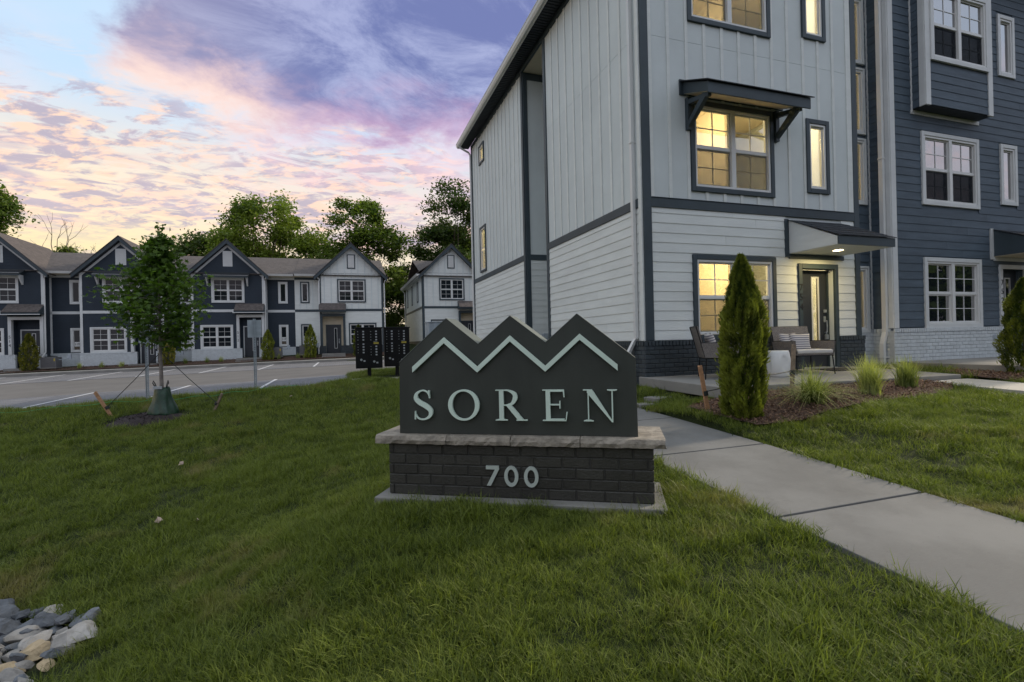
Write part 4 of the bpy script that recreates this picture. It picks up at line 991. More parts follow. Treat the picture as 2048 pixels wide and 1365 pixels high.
def letter(ch, x0, width, zb, h):
    polys = []; quads = []
    def poly(*p): polys.append(p)
    def strip(Lp, Rp, closed=False):
        n = len(Lp)
        for i in range(n - 1 if not closed else n): quads.append((Lp[i], Lp[(i + 1) % n], Rp[(i + 1) % n], Rp[i]))
    def serif(cx, z, w_, up):
        s_ = 1 if up else -1; poly((cx - w_ / 2, z), (cx + w_ / 2, z), (cx + w_ / 2, z + s_ * .022), (cx + w_ * .22, z + s_ * .045), (cx - w_ * .22, z + s_ * .045), (cx - w_ / 2, z + s_ * .022))
    if ch == 'O':
        n = 48; o_, i_ = [], []
        for k in range(n):
            a = 2 * math.pi * k / n; o_.append(Vector((.52 + .50 * math.cos(a), .5 + .515 * math.sin(a)))); i_.append(Vector((.52 + .362 * math.cos(a - .10), .5 + .455 * math.sin(a - .10))))
        strip(o_, i_, True); W_ = 1.04
    elif ch == 'S':
        Lp, Rp = stroke([(.535, .80), (.47, .93), (.30, .985), (.13, .88), (.10, .72), (.22, .58), (.42, .46), (.57, .31), (.545, .13), (.36, .015), (.17, .045), (.075, .19)], [.03, .035, .045, .09, .135, .155, .16, .14, .10, .05, .035, .03], 66)
        strip(Lp, Rp); poly((.505, .99), (.545, .99), (.555, .72), (.53, .72)); poly((.05, .01), (.09, .01), (.085, .29), (.06, .29)); W_ = .64
    elif ch == 'E':
        poly((.13, .03), (.27, .03), (.27, .97), (.13, .97)); poly((.03, .97), (.70, .97), (.70, 1.0), (.03, 1.0)); poly((.03, 0), (.76, 0), (.755, .03), (.03, .03))
        poly((.27, .935), (.66, .935), (.66, .97), (.27, .97)); poly((.27, .03), (.70, .03), (.70, .07), (.27, .07)); poly((.27, .50), (.57, .50), (.57, .54), (.27, .54))
        poly((.665, .97), (.70, .97), (.715, .76), (.685, .76)); poly((.735, .03), (.76, .03), (.80, .29), (.765, .29)); poly((.552, .64), (.582, .64), (.582, .40), (.552, .40)); W_ = .80
    elif ch == 'R':
        poly((.13, .03), (.27, .03), (.27, .97), (.13, .97)); serif(.2, 0, .38, True); poly((.02, .97), (.30, .97), (.30, 1.0), (.02, 1.0))
        Lp, Rp = stroke([(.24, .983), (.42, .975), (.60, .87), (.625, .72), (.53, .555), (.36, .50), (.24, .50)], [.03, .045, .12, .145, .10, .04, .035], 40); strip(Lp, Rp)
        poly((.34, .50), (.49, .53), (.88, .03), (.70, .03)); poly((.66, .03), (1.0, .03), (1.0, 0), (.66, 0)); W_ = 1.0
    elif ch == 'N':
        poly((.14, .03), (.175, .03), (.175, .93), (.14, .93)); serif(.158, 0, .30, True); poly((.0, .97), (.28, .97), (.28, 1.0), (.0, 1.0)); poly((.12, .97), (.30, .97), (.90, -.02), (.86, -.02), (.12, .90))
        poly((.86, -.02), (.90, -.02), (.90, .97), (.86, .97)); serif(.88, 1.0, .30, False); W_ = 1.04
    k = width / W_; mb = MB(); zo = 0
    for p in polys:
        zo += .0006; mb.prism([(x0 + a * k, zb + b * h) for a, b in p], lambda q: (q[0], .012 - zo, q[1]), lambda q: (q[0], .034, q[1]))
    if quads:
        vs_ = []; fs = []; n = len(quads)
        for q in quads:
            b = len(vs_); pts = [(x0 + p[0] * k, zb + p[1] * h) for p in q]
            vs_ += [(a, .012, z_) for a, z_ in pts] + [(a, .034, z_) for a, z_ in pts]; fs += [(b, b + 1, b + 2, b + 3), (b + 7, b + 6, b + 5, b + 4), (b, b + 1, b + 5, b + 4), (b + 3, b + 2, b + 6, b + 7)]
        mb.add(vs_, fs)
    return mb.obj('letter', M['sign_letter'], sign)
for ch, a, b in (('S', .180, .348), ('O', .475, .745), ('R', .868, 1.125), ('E', 1.238, 1.437), ('N', 1.556, 1.812)): letter(ch, .982 * a + .033, .982 * (b - a), -.610, .236)
# stand-off pins behind the letters are hidden; the house number
def ring_digit(x0, x1, zb, zt, th=.026):
    n = 40; q = []; mb = MB(); cx_, cz_ = (x0 + x1) / 2, (zb + zt) / 2; a_, b_ = (x1 - x0) / 2, (zt - zb) / 2
    vs_, fs = [], []
    for k in range(n):
        t = 2 * math.pi * k / n; c_, s_ = math.cos(t), math.sin(t)
        for (ra, rb) in ((a_, b_), (a_ - th, b_ - th)):
            for y in (-.022, -.006): vs_.append((cx_ + ra * c_, y, cz_ + rb * s_))
    for k in range(n):
        i, j = 4 * k, 4 * ((k + 1) % n); fs += [(i, j, j + 2, i + 2), (i + 1, i + 3, j + 3, j + 1), (i, i + 1, j + 1, j), (i + 2, j + 2, j + 3, i + 3)]
    mb.add(vs_, fs); return mb.obj('digit', M['sign_number'], sign)
mb = MB(); zb, zt2 = -1.105, -.953
for p in ([(.810, zt2), (.912, zt2), (.912, zt2 - .027), (.810, zt2 - .027)], [(.880, zt2 - .0275), (.912, zt2 - .0275), (.846, zb), (.814, zb)]): mb.prism(p, lambda q: (q[0], -.022, q[1]), lambda q: (q[0], -.006, q[1]))
mb.obj('digit', M['sign_number'], sign); ring_digit(.953, 1.062, zb - .003, zt2 + .003); ring_digit(1.106, 1.217, zb - .003, zt2 + .003)

# ------------------------------------------------------------------ row houses across the parking area
QX, QY = -13.403, 35.0
ROOTQ = (QX, QY, 0)
def gable_unit(xl, wd, zo, base, scheme, porch, number, nl, nr, label, digits_txt, door_only=False, xa=None, xb=None, sidewall=False, sticker=None):
    """xl..xl+wd gabled front; nl/nr: recessed strips (x0,x1,window x) on its sides; zo raises the whole unit"""
    dark = scheme == 'dark'
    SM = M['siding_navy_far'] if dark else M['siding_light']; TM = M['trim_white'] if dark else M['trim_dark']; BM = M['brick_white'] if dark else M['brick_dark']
    h = thing('row_house', label, 'row house', (QX, QY, 0), TH, 'two storey row houses across the parking area')
    Wf = Wall(h, 0, 0); x0, x1 = xl, xl + wd; bt = -.05 + zo; ez = 5.02 + zo; slope = .976; apex = ez + slope * (wd / 2)
    mirror = porch == 'R'
    mx_ = (lambda a, b: (x1 - b, x1 - a)) if mirror else (lambda a, b: (x0 + a, x0 + b))
    w2 = (*mx_(1.20, 3.14), 2.98 + zo, 4.64 + zo); w1 = (*mx_(1.92, 3.82), -.06 + zo, 1.52 + zo)
    pz_ = mx_(.03, 1.70); dz = mx_(.38, 1.40)
    porch_rect = (pz_[0], pz_[1], -1.5, 2.30 + zo)
    holes1 = [w1, porch_rect]
    # body
    sheet(Wf, 'wall', SM, x0, x1, base - .2, ez, [(pz_[0] + .12, pz_[1] - .12, base - .3, 2.05 + zo), inset(w2), inset(w1)], o=-.004, t=.12)
    mb = MB()
    for a, b in spans(x0 + .1, x1 - .1, 0, 1, [(pz_[0], pz_[1], -1, 2)]): mb.box(a, b, .35, .38, base, ez)
    mb.box(x0 + .1, x1 - .1, .66, .69, 2.2, ez); mb.obj('inner_partition', M['soffit_dark'], h)
    mb = MB(); mb.prism([(x0, ez), (x1, ez), ((x0 + x1) / 2, apex)], lambda p: (p[0], .004, p[1]), lambda p: (p[0], .12, p[1])); mb.obj('gable_wall', SM, h)
    mb = MB(); mb.box(x0, x0 + .1, .12, 10.3, base - .2, ez); mb.box(x1 - .1, x1, .12, 10.3, base - .2, ez); mb.box(x0 + .1, x1 - .1, 10.2, 10.3, base - .2, ez); mb.obj('wall', SM, h)
    holesU = [w2]
    if dark:
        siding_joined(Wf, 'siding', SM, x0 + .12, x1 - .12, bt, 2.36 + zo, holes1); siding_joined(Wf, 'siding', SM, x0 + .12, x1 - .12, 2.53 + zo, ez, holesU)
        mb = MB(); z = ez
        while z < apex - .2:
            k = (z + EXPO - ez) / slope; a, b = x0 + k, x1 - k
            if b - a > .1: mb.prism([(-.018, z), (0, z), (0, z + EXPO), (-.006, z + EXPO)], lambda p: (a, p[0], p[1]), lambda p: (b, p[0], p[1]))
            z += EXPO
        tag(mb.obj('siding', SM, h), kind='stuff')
    else:
        siding_joined(Wf, 'siding', SM, x0 + .12, x1 - .12, bt, 2.36 + zo, holes1)
        mb = MB(); n_b = 9
        for i in range(n_b):
            u = x0 + .12 + (wd - .24) * (i + .5) / n_b; top = ez + slope * (min(u - x0, x1 - u)) - .12
            if w2[0] < u < w2[1]:
                Wf.box(mb, u - .03, u + .03, 0, .02, 2.53 + zo, w2[2]); Wf.box(mb, u - .03, u + .03, 0, .02, w2[3], top)
            else: Wf.box(mb, u - .03, u + .03, 0, .02, 2.53 + zo, top)
        tag(mb.obj('batten', M['panel_light'], h), kind='stuff')
        mb = MB(); Wf.box(mb, x0 + .12, x1 - .12, -.002, .006, ez - .004, ez + .012); mb.obj('seam', M['trim_dark'], h)
    # corner and belt trim, rake boards
    for a, b in ((x0, x0 + .13), (x1 - .13, x1)): mb = MB(); Wf.box(mb, a, b, -.01, .034, bt, ez); mb.obj('corner_trim', TM, h)
    for a, b in spans(x0 + .13, x1 - .13, 2.36, 2.53, [(pz_[0] - .02, pz_[1] + .02, 2.2, 2.8)]): mb = MB(); Wf.box(mb, a, b, 0, .032, 2.36 + zo, 2.53 + zo); mb.obj('belt_trim', TM, h)
    xm = (x0 + x1) / 2
    for sgn in (-1, 1):
        xe = xm + sgn * (wd / 2 + .30); ze = apex - slope * (wd / 2 + .30)
        mb = MB(); mb.prism([(xm, apex + .02), (xe, ze + .02), (xe, ze - .22), (xm, apex - .26)], lambda p: (p[0], -.34, p[1]), lambda p: (p[0], -.30, p[1])); mb.obj('rake_board', M['trim_dark'], h)
        if dark: 
            mb = MB(); mb.prism([(xm, apex - .28), (xm + sgn * (wd / 2), apex - .28 - slope * wd / 2), (xm + sgn * (wd / 2), apex - .44 - slope * wd / 2), (xm, apex - .46)], lambda p: (p[0], -.032, p[1]), lambda p: (p[0], 0, p[1])); mb.obj('frieze_trim', TM, h)
        mb = MB(); mb.prism([(xm, apex - .20), (xe, ze - .20), (xe, ze - .225), (xm, apex - .225)], lambda p: (p[0], -.30, p[1]), lambda p: (p[0], .0, p[1])); mb.obj('rake_soffit', M['soffit_dark'], h)
        mb = MB(); p3 = [(xm, apex + .06), (xe - sgn * -.06, ze + .0), (xe - sgn * -.06, ze - .03), (xm, apex + .02)]
        mb.prism(p3, lambda p: (p[0], -.38, p[1]), lambda p: (p[0], 5.6, p[1])); ro = mb.obj('roof', M['shingle'], h)
        uv = ro.data.uv_layers.new(name='UV')
        for lp in ro.data.loops:
            co = ro.data.vertices[lp.vertex_index].co; uv.data[lp.index].uv = (co.y + 3, math.hypot(co.x - xm, co.z - apex))
    # main roof slice
    ra, rb = (xa if xa is not None else x0 - .3), (xb if xb is not None else x1 + .3)
    for (ya, za, yb, zb_) in ((-.12, 4.86 + zo * .5, 5.2, 6.82 + zo * .5), (10.6, 4.86 + zo * .5, 5.2, 6.82 + zo * .5)):
        mb = MB(); mb.prism([(ya, za), (yb, zb_), (yb, zb_ + .05), (ya, za + .05)], lambda p: (ra, p[0], p[1]), lambda p: (rb, p[0], p[1])); ro = mb.obj('roof', M['shingle'], h)
        uv = ro.data.uv_layers.new(name='UV')
        for lp in ro.data.loops:
            co = ro.data.vertices[lp.vertex_index].co; uv.data[lp.index].uv = (co.x + 40, abs(co.y - ya) * 1.065)
    # windows
    gl = M['glass_far']
    window(Wf, *w2, TM, M['vinyl'], gl, 'twin', tw=.09, fine=False); window(Wf, *w1, TM, M['vinyl'], gl, 'twin', tw=.09, fine=False)
    vt = (xm - .28, xm + .28, 5.38 + zo, 6.40 + zo)
    mb = MB(); Wf.box(mb, *vt[:2], 0, .03, *vt[2:]); v_ = mb.obj('gable_vent', TM, h)
    mb = MB()
    if not dark: Wf.box(mb, vt[0] + .07, vt[1] - .07, .03, .034, vt[2] + .07, vt[3] - .07)
    for i in range(12): zz = vt[2] + .10 + i * .068; Wf.box(mb, vt[0] + .08, vt[1] - .08, .034, .05, zz, zz + .035)
    tag(mb.obj('louvre', M['vinyl'], v_), kind='stuff')
    # brick base
    mb = MB()
    for a, b in spans(x0 - .03, x1 + .03, 0, 1, [(dz[0] - .0, dz[1] + .0, -1, 2)]): Wf.box(mb, a, b, -.1, .06, base - .3, bt - .01)
    mb.obj('brick_base', BM, h)
    mb = MB()
    for a, b in spans(x0 - .05, x1 + .05, 0, 1, [(dz[0] - .0, dz[1] + .0, -1, 2)]): Wf.box(mb, a, b, 0, .085, bt - .07, bt - .008)
    mb.obj('brick_ledge', BM, h)
    # far bricks: real courses, joined
    mb = MB(); z = bt - .15; r = 0
    while z > base - .1:
        for a, b in spans(x0, x1, 0, 1, [(dz[0], dz[1], -1, 2)]):
            u = a + (.1 if r % 2 else 0)
            while u < b - .05: Wf.box(mb, u, min(u + .193, b), .06, .072, z, z + .071); u += .203
        z -= BRICK_ROW; r += 1
    tag(mb.obj('brick_course', BM, h), kind='stuff')
    # porch: posts, recessed door, shingled canopy
    pw = .16
    mb = MB(); Wf.box(mb, pz_[0], pz_[0] + pw, -.1, .12, (bt - .01) if not dark else bt - .01, 2.18 + zo); Wf.box(mb, pz_[1] - pw, pz_[1], -.1, .12, bt - .01, 2.18 + zo); Wf.box(mb, pz_[0], pz_[1], -.1, .13, 2.0 + zo, 2.18 + zo); po = mb.obj('porch_frame', TM, h)
    mb = MB(); Wf.box(mb, pz_[0] + pw, pz_[1] - pw, -.62, -.5, base - .1, 2.1 + zo); Wf.box(mb, pz_[0] + pw - .02, pz_[0] + pw, -.62, -.1, base, 2.1 + zo); Wf.box(mb, pz_[1] - pw, pz_[1] - pw + .02, -.62, -.1, base, 2.1 + zo); mb.obj('porch_wall', SM if dark else M['cream'], h)
    mb = MB(); Wf.box(mb, dz[0], dz[0] + .07, -.5, -.46, base, 1.44 + zo); Wf.box(mb, dz[1] - .07, dz[1], -.5, -.46, base, 1.44 + zo); Wf.box(mb, dz[0] + .07, dz[1] - .07, -.5, -.46, 1.37 + zo, 1.44 + zo); mb.obj('door_frame', TM, h)
    mb = MB(); Wf.box(mb, dz[0] + .07, dz[1] - .07, -.5, -.475, base, 1.37 + zo); dd = mb.obj('door', M['door_dark'], h)
    gx = dz[0] + .58; mb = MB(); Wf.box(mb, gx - .03, gx + .17, -.475, -.465, -.46 + zo + .2, 1.20 + zo); mb.obj('glass_frame', M['vinyl'], dd); mb = MB(); Wf.box(mb, gx, gx + .14, -.464, -.460, -.43 + zo + .2, 1.17 + zo); mb.obj('pane', gl, dd)
    mb = MB(); Wf.box(mb, dz[1] - .17, dz[1] - .13, -.475, -.42, .30 + zo - .2, .52 + zo - .2); Wf.box(mb, dz[1] - .18, dz[1] - .12, -.475, -.44, .56 + zo - .2, .62 + zo - .2); mb.obj('handle', M['steel'], dd)
    cf = MB(); cf.prism([(-.0, 2.90 + zo), (-.62, 2.42 + zo), (-.62, 2.30 + zo), (0, 2.30 + zo)], lambda p: (pz_[0] - .06, p[0], p[1]), lambda p: (pz_[1] + .06, p[0], p[1])); cn = cf.obj('porch_canopy', M['trim_dark'], h)
    mb = MB(); mb.prism([(-.01, 2.935 + zo), (-.66, 2.445 + zo), (-.66, 2.415 + zo), (-.01, 2.905 + zo)], lambda p: (pz_[0] - .04, p[0], p[1]), lambda p: (pz_[1] + .03, p[0], p[1])); mb.obj('canopy_shingles', mat('sh%d' % len(bpy.data.materials), (.10, .085, .08), .9, .3, 6), cn)
    if dark: mb = MB(); mb.box(pz_[0] - .12, pz_[0] - .062, -.66, 0, 2.26 + zo, 2.5 + zo); mb.box(pz_[0] - .1, pz_[1] + .1, -.66, -.625, 2.27 + zo, 2.31 + zo); mb.obj('canopy_trim', TM, cn)
    for k, (dd_, hh_) in enumerate(((.75, 0), (1.1, .16))):
        mb = MB(); mb.box(dz[0] - .25, dz[1] + .25, -dd_, -.0 if k == 0 else -.751, base - .3, base + .02 - hh_); mb.obj('step', M['concrete'], h)
    if dark:
        aw = window_awning(h, Wf, w2[0] - .32, w2[1] + .32, 4.60 + zo, 4.70 + zo, 4.95 + zo, .55, M['trim_dark'], 4.0 + zo + .1, ())
        for u in (w2[0] - .2, w2[1] + .2):
            mb = MB(); mb.prism([(0.0, 4.08 + zo), (.07, 4.08 + zo), (.45, 4.56 + zo), (.45, 4.64 + zo), (0, 4.64 + zo)], lambda p: Wf.pt(u - .04, p[0], p[1]), lambda p: Wf.pt(u + .04, p[0], p[1])); mb.obj('bracket', TM, aw)
        mb = MB(); Wf.box(mb, w2[0] - .30, w2[1] + .30, .585, .60, 4.69 + zo, 4.735 + zo); mb.obj('awning_trim', TM, aw)
        if digits_txt: digits(Wf, digits_txt, (pz_[0] + pw / 2), .98 + zo, .25, .24, M['black_print'], .125)
    # recessed strips
    for st_, side in ((nl, 0), (nr, 1)):
        if not st_: continue
        a, b, wxs, dk, stick = st_
        sm = M['siding_navy_far'] if dk else M['siding_light']; tm_ = M['trim_white'] if dk else M['trim_dark']
        Rw = Wall(h, 0, .62); hs = [(wxs, wxs + .6, 2.98 + zo, 4.48 + zo), (wxs, wxs + .6, -.0 + zo, 1.50 + zo)]
        sheet(Rw, 'wall', sm, a, b, base - .3, 4.86 + zo, [inset(q) for q in hs], o=0, t=.12)
        if dk: siding_joined(Rw, 'siding', sm, a, b, bt, 2.36 + zo, hs[1:]); siding_joined(Rw, 'siding', sm, a, b, 2.53 + zo, 4.7 + zo, hs[:1])
        else:
            siding_joined(Rw, 'siding', sm, a, b, bt, 2.36 + zo, hs[1:]); mb = MB()
            for u in np.arange(a + .3, b - .1, .42): Rw.box(mb, u, u + .06, 0, .02, 2.53 + zo, 4.7 + zo) if not (wxs < u < wxs + .6) else Rw.box(mb, u, u + .06, 0, .02, 2.53 + zo, 2.97 + zo)
            tag(mb.obj('batten', M['panel_light'], h), kind='stuff')
        mb = MB(); Rw.box(mb, a, b, 0, .034, 2.36 + zo, 2.53 + zo); mb.obj('belt_trim', tm_, h)
        mb = MB(); Rw.box(mb, a, b, 0, .034, 4.62 + zo, 4.82 + zo); mb.obj('frieze_trim', tm_, h)
        if side == 1: mb = MB(); Rw.box(mb, a, a + .10, 0, .034, bt, 4.6 + zo); mb.obj('inner_trim', tm_, h)
        mb = MB(); Rw.box(mb, a, b, -.05, .06, base - .3, bt); Rw.box(mb, a, b, 0, .085, bt - .07, bt + .0); mb.obj('brick_base', M['brick_white'] if dk else M['brick_dark'], h)
        for k, q in enumerate(hs):
            wn = window(Rw, *q, tm_, M['vinyl'], gl, 'narrow', tw=.085, fine=False)
            if k == 1 and stick:
                mb = MB(); Rw.box(mb, q[0] + .17, q[1] - .17, -.024, -.020, q[2] + .36, q[2] + .64); mb.obj('paper_notice', M['vinyl'], wn)
                mb = MB(); Rw.box(mb, q[0] + .17, q[1] - .17, -.024, -.020, q[2] + .16, q[2] + .355); mb.obj('notice_footer', M['bark'], wn)
                for i, ch in enumerate(stick):
                    ob = link('digit', text_mesh(ch, .20, .002), wn, M['black_print']); ob.location = Rw.pt(q[0] + .215 + i * .085, -.017, q[2] + .49); ob.rotation_euler = (math.pi / 2, 0, 0)
        # gutter over the strip
        gm = MB(); gm.prism([(.0, 4.80 + zo), (-.10, 4.80 + zo), (-.16, 4.93 + zo), (.0, 4.93 + zo)], lambda p: (a + .05, p[0], p[1]), lambda p: (b - .02, p[0], p[1])); gm.obj('gutter', M['vinyl'], h)
        gm = MB(); gm.box(a, b, -.0, .62, 4.78 + zo, 4.81 + zo); gm.obj('strip_soffit', M['cream'], h)
        du = (b - .1) if side == 0 or dk else b - .06
        if side == 1 and dk or side == 0:
            ds_ = MB(); xx = (b - .02) if side == 1 and False else (a + .02 if side == 1 else b - .02)
            ds_.tube([(xx + (.25 if side == 1 else -.25), -.06, 4.8 + zo), (xx + .06, -.05, 4.6 + zo), (xx + .02, -.06, 4.45 + zo), (xx + .02, -.06, bt + .1), (xx - .08, -.16, bt - .15), (xx - .08, -.16, base)], .045, 6); ds_.obj('downspout', M['vinyl'], h)
    return h, Wf
hA, _ = gable_unit(-19.75, 4.35, -.06, -.95, 'dark', 'R', '514', None, (-15.4, -13.62, -14.40, True, '119'), 'navy row house numbered 514, cut by the picture edge', '514', xb=-13.9)
hB, _ = gable_unit(-13.65, 4.30, -.06, -.90, 'dark', 'R', None, None, (-9.35, -7.75, -8.5, True, '118'), 'navy row house half hidden behind the young staked tree', None, xa=-13.9, xb=-8.0)
hC, _ = gable_unit(-7.74, 4.30, 0.0, -.72, 'dark', 'R', '512', None, (-3.44, -1.60, -2.65, True, '117'), 'navy row house numbered 512 with white trim, next to the white one', '512', xa=-8.0, xb=-1.6)
hD, _ = gable_unit(.02, 4.34, .03, -.58, 'white', 'L', None, (-1.60, .02, -1.24, False, '116'), None, 'white row house with slate trim at the end of the navy row', None, xa=-1.6, xb=4.6)
hE, _ = gable_unit(7.20, 4.40, .22, -.42, 'white', 'R', None, None, None, 'separate white row house whose side wall shows beyond the gap', None, xa=7.19, xb=11.9)
# side wall of the last house
SE = Wall(hE, 7.20, 10.3, True)
siding_joined(SE, 'siding', M['siding_light'], .1, 10.2, .17, 2.58)
mb = MB()
for u in np.arange(.4, 10.1, .42): SE.box(mb, u, u + .06, 0, .02, 2.75, 4.9)
tag(mb.obj('batten', M['panel_light'], hE), kind='stuff')
mb = MB(); SE.box(mb, 0, 10.3, 0, .034, 2.58, 2.75); SE.box(mb, 10.14, 10.3, 0, .036, .17, 4.9); SE.box(mb, 0, .13, 0, .036, .17, 4.9); mb.obj('side_trim', M['trim_dark'], hE)
mb = MB(); SE.box(mb, 0, 10.3, -.05, .06, -.8, .16); mb.obj('brick_base', M['brick_dark'], hE)
for u in (1.2, 4.4, 7.6): window(SE, u, u + .62, 3.2, 4.8, M['trim_dark'], M['vinyl'], M['glass_far'], 'narrow', fine=False)
mb = MB(); mb.prism([(7.2, 4.98), (6.80, 4.98), (6.72, 5.12), (7.2, 5.12)], lambda p: (p[0], -.2, p[1]), lambda p: (p[0], 10.6, p[1])); mb.obj('gutter', M['vinyl'], hE)
mb = MB(); mb.prism([(6.74, 5.13), (9.4, 6.9), (9.4, 6.95), (6.74, 5.18)], lambda p: (p[0], -.1, p[1]), lambda p: (p[0], 10.6, p[1])); mb.obj('roof', M['shingle'], hE)
mb = MB(); mb.tube([(6.85, 10.2, 5.0), (7.08, 10.25, 4.7), (7.12, 10.25, -.4)], .045, 6); mb.obj('downspout', M['vinyl'], hE)
for xx, hh_, zz in ((4.40, hD, .03),):
    mb = MB(); mb.tube([(4.62, -.05, 4.75), (4.50, -.05, 4.55), (4.44, -.05, 4.4), (4.44, -.05, -.5)], .045, 6); mb.obj('downspout', M['vinyl'], hh_)

# ------------------------------------------------------------------ foliage kit
def quads_mesh(name, V_, shade, m, nper=4, tri=None):
    """V_: (n, nper, 3); shade (n,)"""
    n = len(V_); me = bpy.data.meshes.new(name)
    vv = V_.reshape(-1, 3); me.vertices.add(len(vv)); me.vertices.foreach_set('co', vv.astype(np.float32).ravel())
    base = np.arange(n)[:, None] * nper
    polys = [base + np.array(t)[None] for t in (tri or [tuple(range(nper))])]
    k = len(polys); lt = [p.shape[1] for p in polys]
    loops = np.concatenate([p.ravel() for p in polys]); tot = np.concatenate([np.full(n, q) for q in lt])
    me.loops.add(len(loops)); me.loops.foreach_set('vertex_index', loops.astype(np.int32))
    me.polygons.add(len(tot)); me.polygons.foreach_set('loop_start', np.concatenate([[0], np.cumsum(tot)[:-1]]).astype(np.int32)); me.polygons.foreach_set('loop_total', tot.astype(np.int32))
    at = me.attributes.new('shade', 'FLOAT', 'POINT'); at.data.foreach_set('value', np.repeat(shade, nper).astype(np.float32))
    me.update(calc_edges=True); me.materials.append(m); return me
def leaf_quads(P, size, rng, up=.4, asp=.55, face=None):
    """diamond leaves with a slight fold at points P"""
    n = len(P); a = rng.normal(size=(n, 3)); a[:, 2] *= .6; a /= np.linalg.norm(a, axis=1)[:, None]
    nr = rng.normal(size=(n, 3)); nr[:, 2] += up * 2; nr -= (nr * a).sum(1)[:, None] * a; nr /= np.linalg.norm(nr, axis=1)[:, None]
    b = np.cross(nr, a); s = (size * rng.uniform(.6, 1.25, n))[:, None]
    return np.stack([P - a * s * .5, P + b * s * asp * .5 + nr * s * .08, P + a * s * .5 - nr * s * .05, P - b * s * asp * .5 + nr * s * .08], 1)
def curve_pts(p0, p1, sag, rng, n=5):
    p0, p1 = np.array(p0, float), np.array(p1, float); mid = (p0 + p1) / 2 + np.array([0, 0, sag]) + rng.normal(size=3) * .06 * np.linalg.norm(p1 - p0)
    t = np.linspace(0, 1, n)[:, None]; return ((1 - t) ** 2 * p0 + 2 * t * (1 - t) * mid + t ** 2 * p1)
def big_tree(name, label, X_, Y_, base, lobes, nleaf, lsize, seed, m, group=None, clump=1.2, nclump=60, trunk=.3, fork=.35, cat='tree'):
    """lobes: (dx, dz, rx, rz) ellipsoids in view-parallel offsets from the trunk; depth follows rx"""
    rng = np.random.default_rng(seed); root = thing(name, label, cat, (X_, Y_, base), 0, group)
    C_ = []; L_ = np.array(lobes, float); wgt = L_[:, 2] * L_[:, 3]; wgt /= wgt.sum()
    while len(C_) < nclump:
        k = rng.choice(len(L_), p=wgt); d = rng.normal(size=3); d /= np.linalg.norm(d); r = rng.uniform(.35, 1.0) ** .5
        dx, dz, rx, rz = L_[k]; C_.append((dx + d[0] * rx * r, d[1] * rx * .8 * r, dz + d[2] * rz * r))
    C_ = np.array(C_); zmin = C_[:, 2].min(); top = C_[:, 2].max()
    mb = MB(); th_ = top * fork
    tp = [(0, 0, -.3), (.02 * top, 0, th_ * .5), (-.01 * top, 0, th_), (.0, 0, top * .75)]
    mb.tube(tp, [trunk, trunk * .8, trunk * .62, trunk * .15], 8)
    for c_ in C_[::2] if nclump > 40 else C_:
        h0 = min(max(th_ * .6, c_[2] * rng.uniform(.35, .6)), top * .7); st = (rng.normal() * .05, rng.normal() * .05, h0)
        ln = np.linalg.norm(c_ - np.array(st)); mb.tube(curve_pts(st, c_, -.08 * ln, rng), list(np.linspace(trunk * .28, trunk * .04, 5)), 5, cap=False)
    mb.obj('trunk', M['bark'], root, smooth=True)
    nleaf = int(nleaf * 2.4); per = rng.dirichlet(np.full(len(C_), 3.0)) * nleaf; P = []; sh = []
    for c_, q in zip(C_, per):
        q = max(8, int(q)); rr = clump * rng.uniform(.65, 1.35); d = rng.normal(size=(q, 3)) * np.array([.5, .5, .34]) * rr
        # sprays droop away from the centre of the clump
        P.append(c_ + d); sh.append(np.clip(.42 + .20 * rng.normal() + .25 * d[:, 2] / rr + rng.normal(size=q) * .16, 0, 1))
    P = np.concatenate(P); sh = np.concatenate(sh)
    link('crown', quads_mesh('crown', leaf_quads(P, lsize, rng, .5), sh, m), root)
    return root
def pxw(x, y, Yd):
    """where a sight line through photo pixel x,y is at depth Yd (used to survey positions)"""
    c_, s_ = math.cos(ROLL), math.sin(ROLL); dx, dy = x - 1024, 682.5 - y
    return (dx * c_ + dy * s_) / 1003 * Yd, (-dx * s_ + dy * c_) / 1003 * Yd

TG = 'tall trees behind the row houses'
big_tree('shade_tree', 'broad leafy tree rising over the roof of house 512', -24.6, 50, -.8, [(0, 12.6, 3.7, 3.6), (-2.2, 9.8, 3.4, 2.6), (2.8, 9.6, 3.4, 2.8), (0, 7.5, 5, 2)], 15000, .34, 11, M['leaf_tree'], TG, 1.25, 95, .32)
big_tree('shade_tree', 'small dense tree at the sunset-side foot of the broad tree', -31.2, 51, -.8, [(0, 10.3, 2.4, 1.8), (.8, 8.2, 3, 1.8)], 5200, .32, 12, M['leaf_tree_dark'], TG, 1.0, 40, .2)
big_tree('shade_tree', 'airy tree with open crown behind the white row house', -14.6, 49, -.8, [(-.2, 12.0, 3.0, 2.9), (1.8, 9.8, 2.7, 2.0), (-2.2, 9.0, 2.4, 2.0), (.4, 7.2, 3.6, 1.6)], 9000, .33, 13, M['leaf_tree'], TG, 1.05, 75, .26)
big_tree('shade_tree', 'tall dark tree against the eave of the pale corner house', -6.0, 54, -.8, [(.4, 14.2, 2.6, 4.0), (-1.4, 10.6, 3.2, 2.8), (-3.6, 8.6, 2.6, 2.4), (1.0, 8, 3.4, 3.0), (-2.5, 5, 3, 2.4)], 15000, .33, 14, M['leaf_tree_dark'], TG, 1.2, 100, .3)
big_tree('shade_tree', 'low green trees filling the gap between the two white houses', -12.6, 53, -.8, [(0, 4.6, 2.4, 2.6), (.8, 2.2, 2.4, 2.0), (-1.0, 6.4, 1.8, 1.4), (1.5, 6.2, 1.6, 1.2)], 9500, .27, 15, M['leaf_tree_dark'], TG, .9, 60, .2)
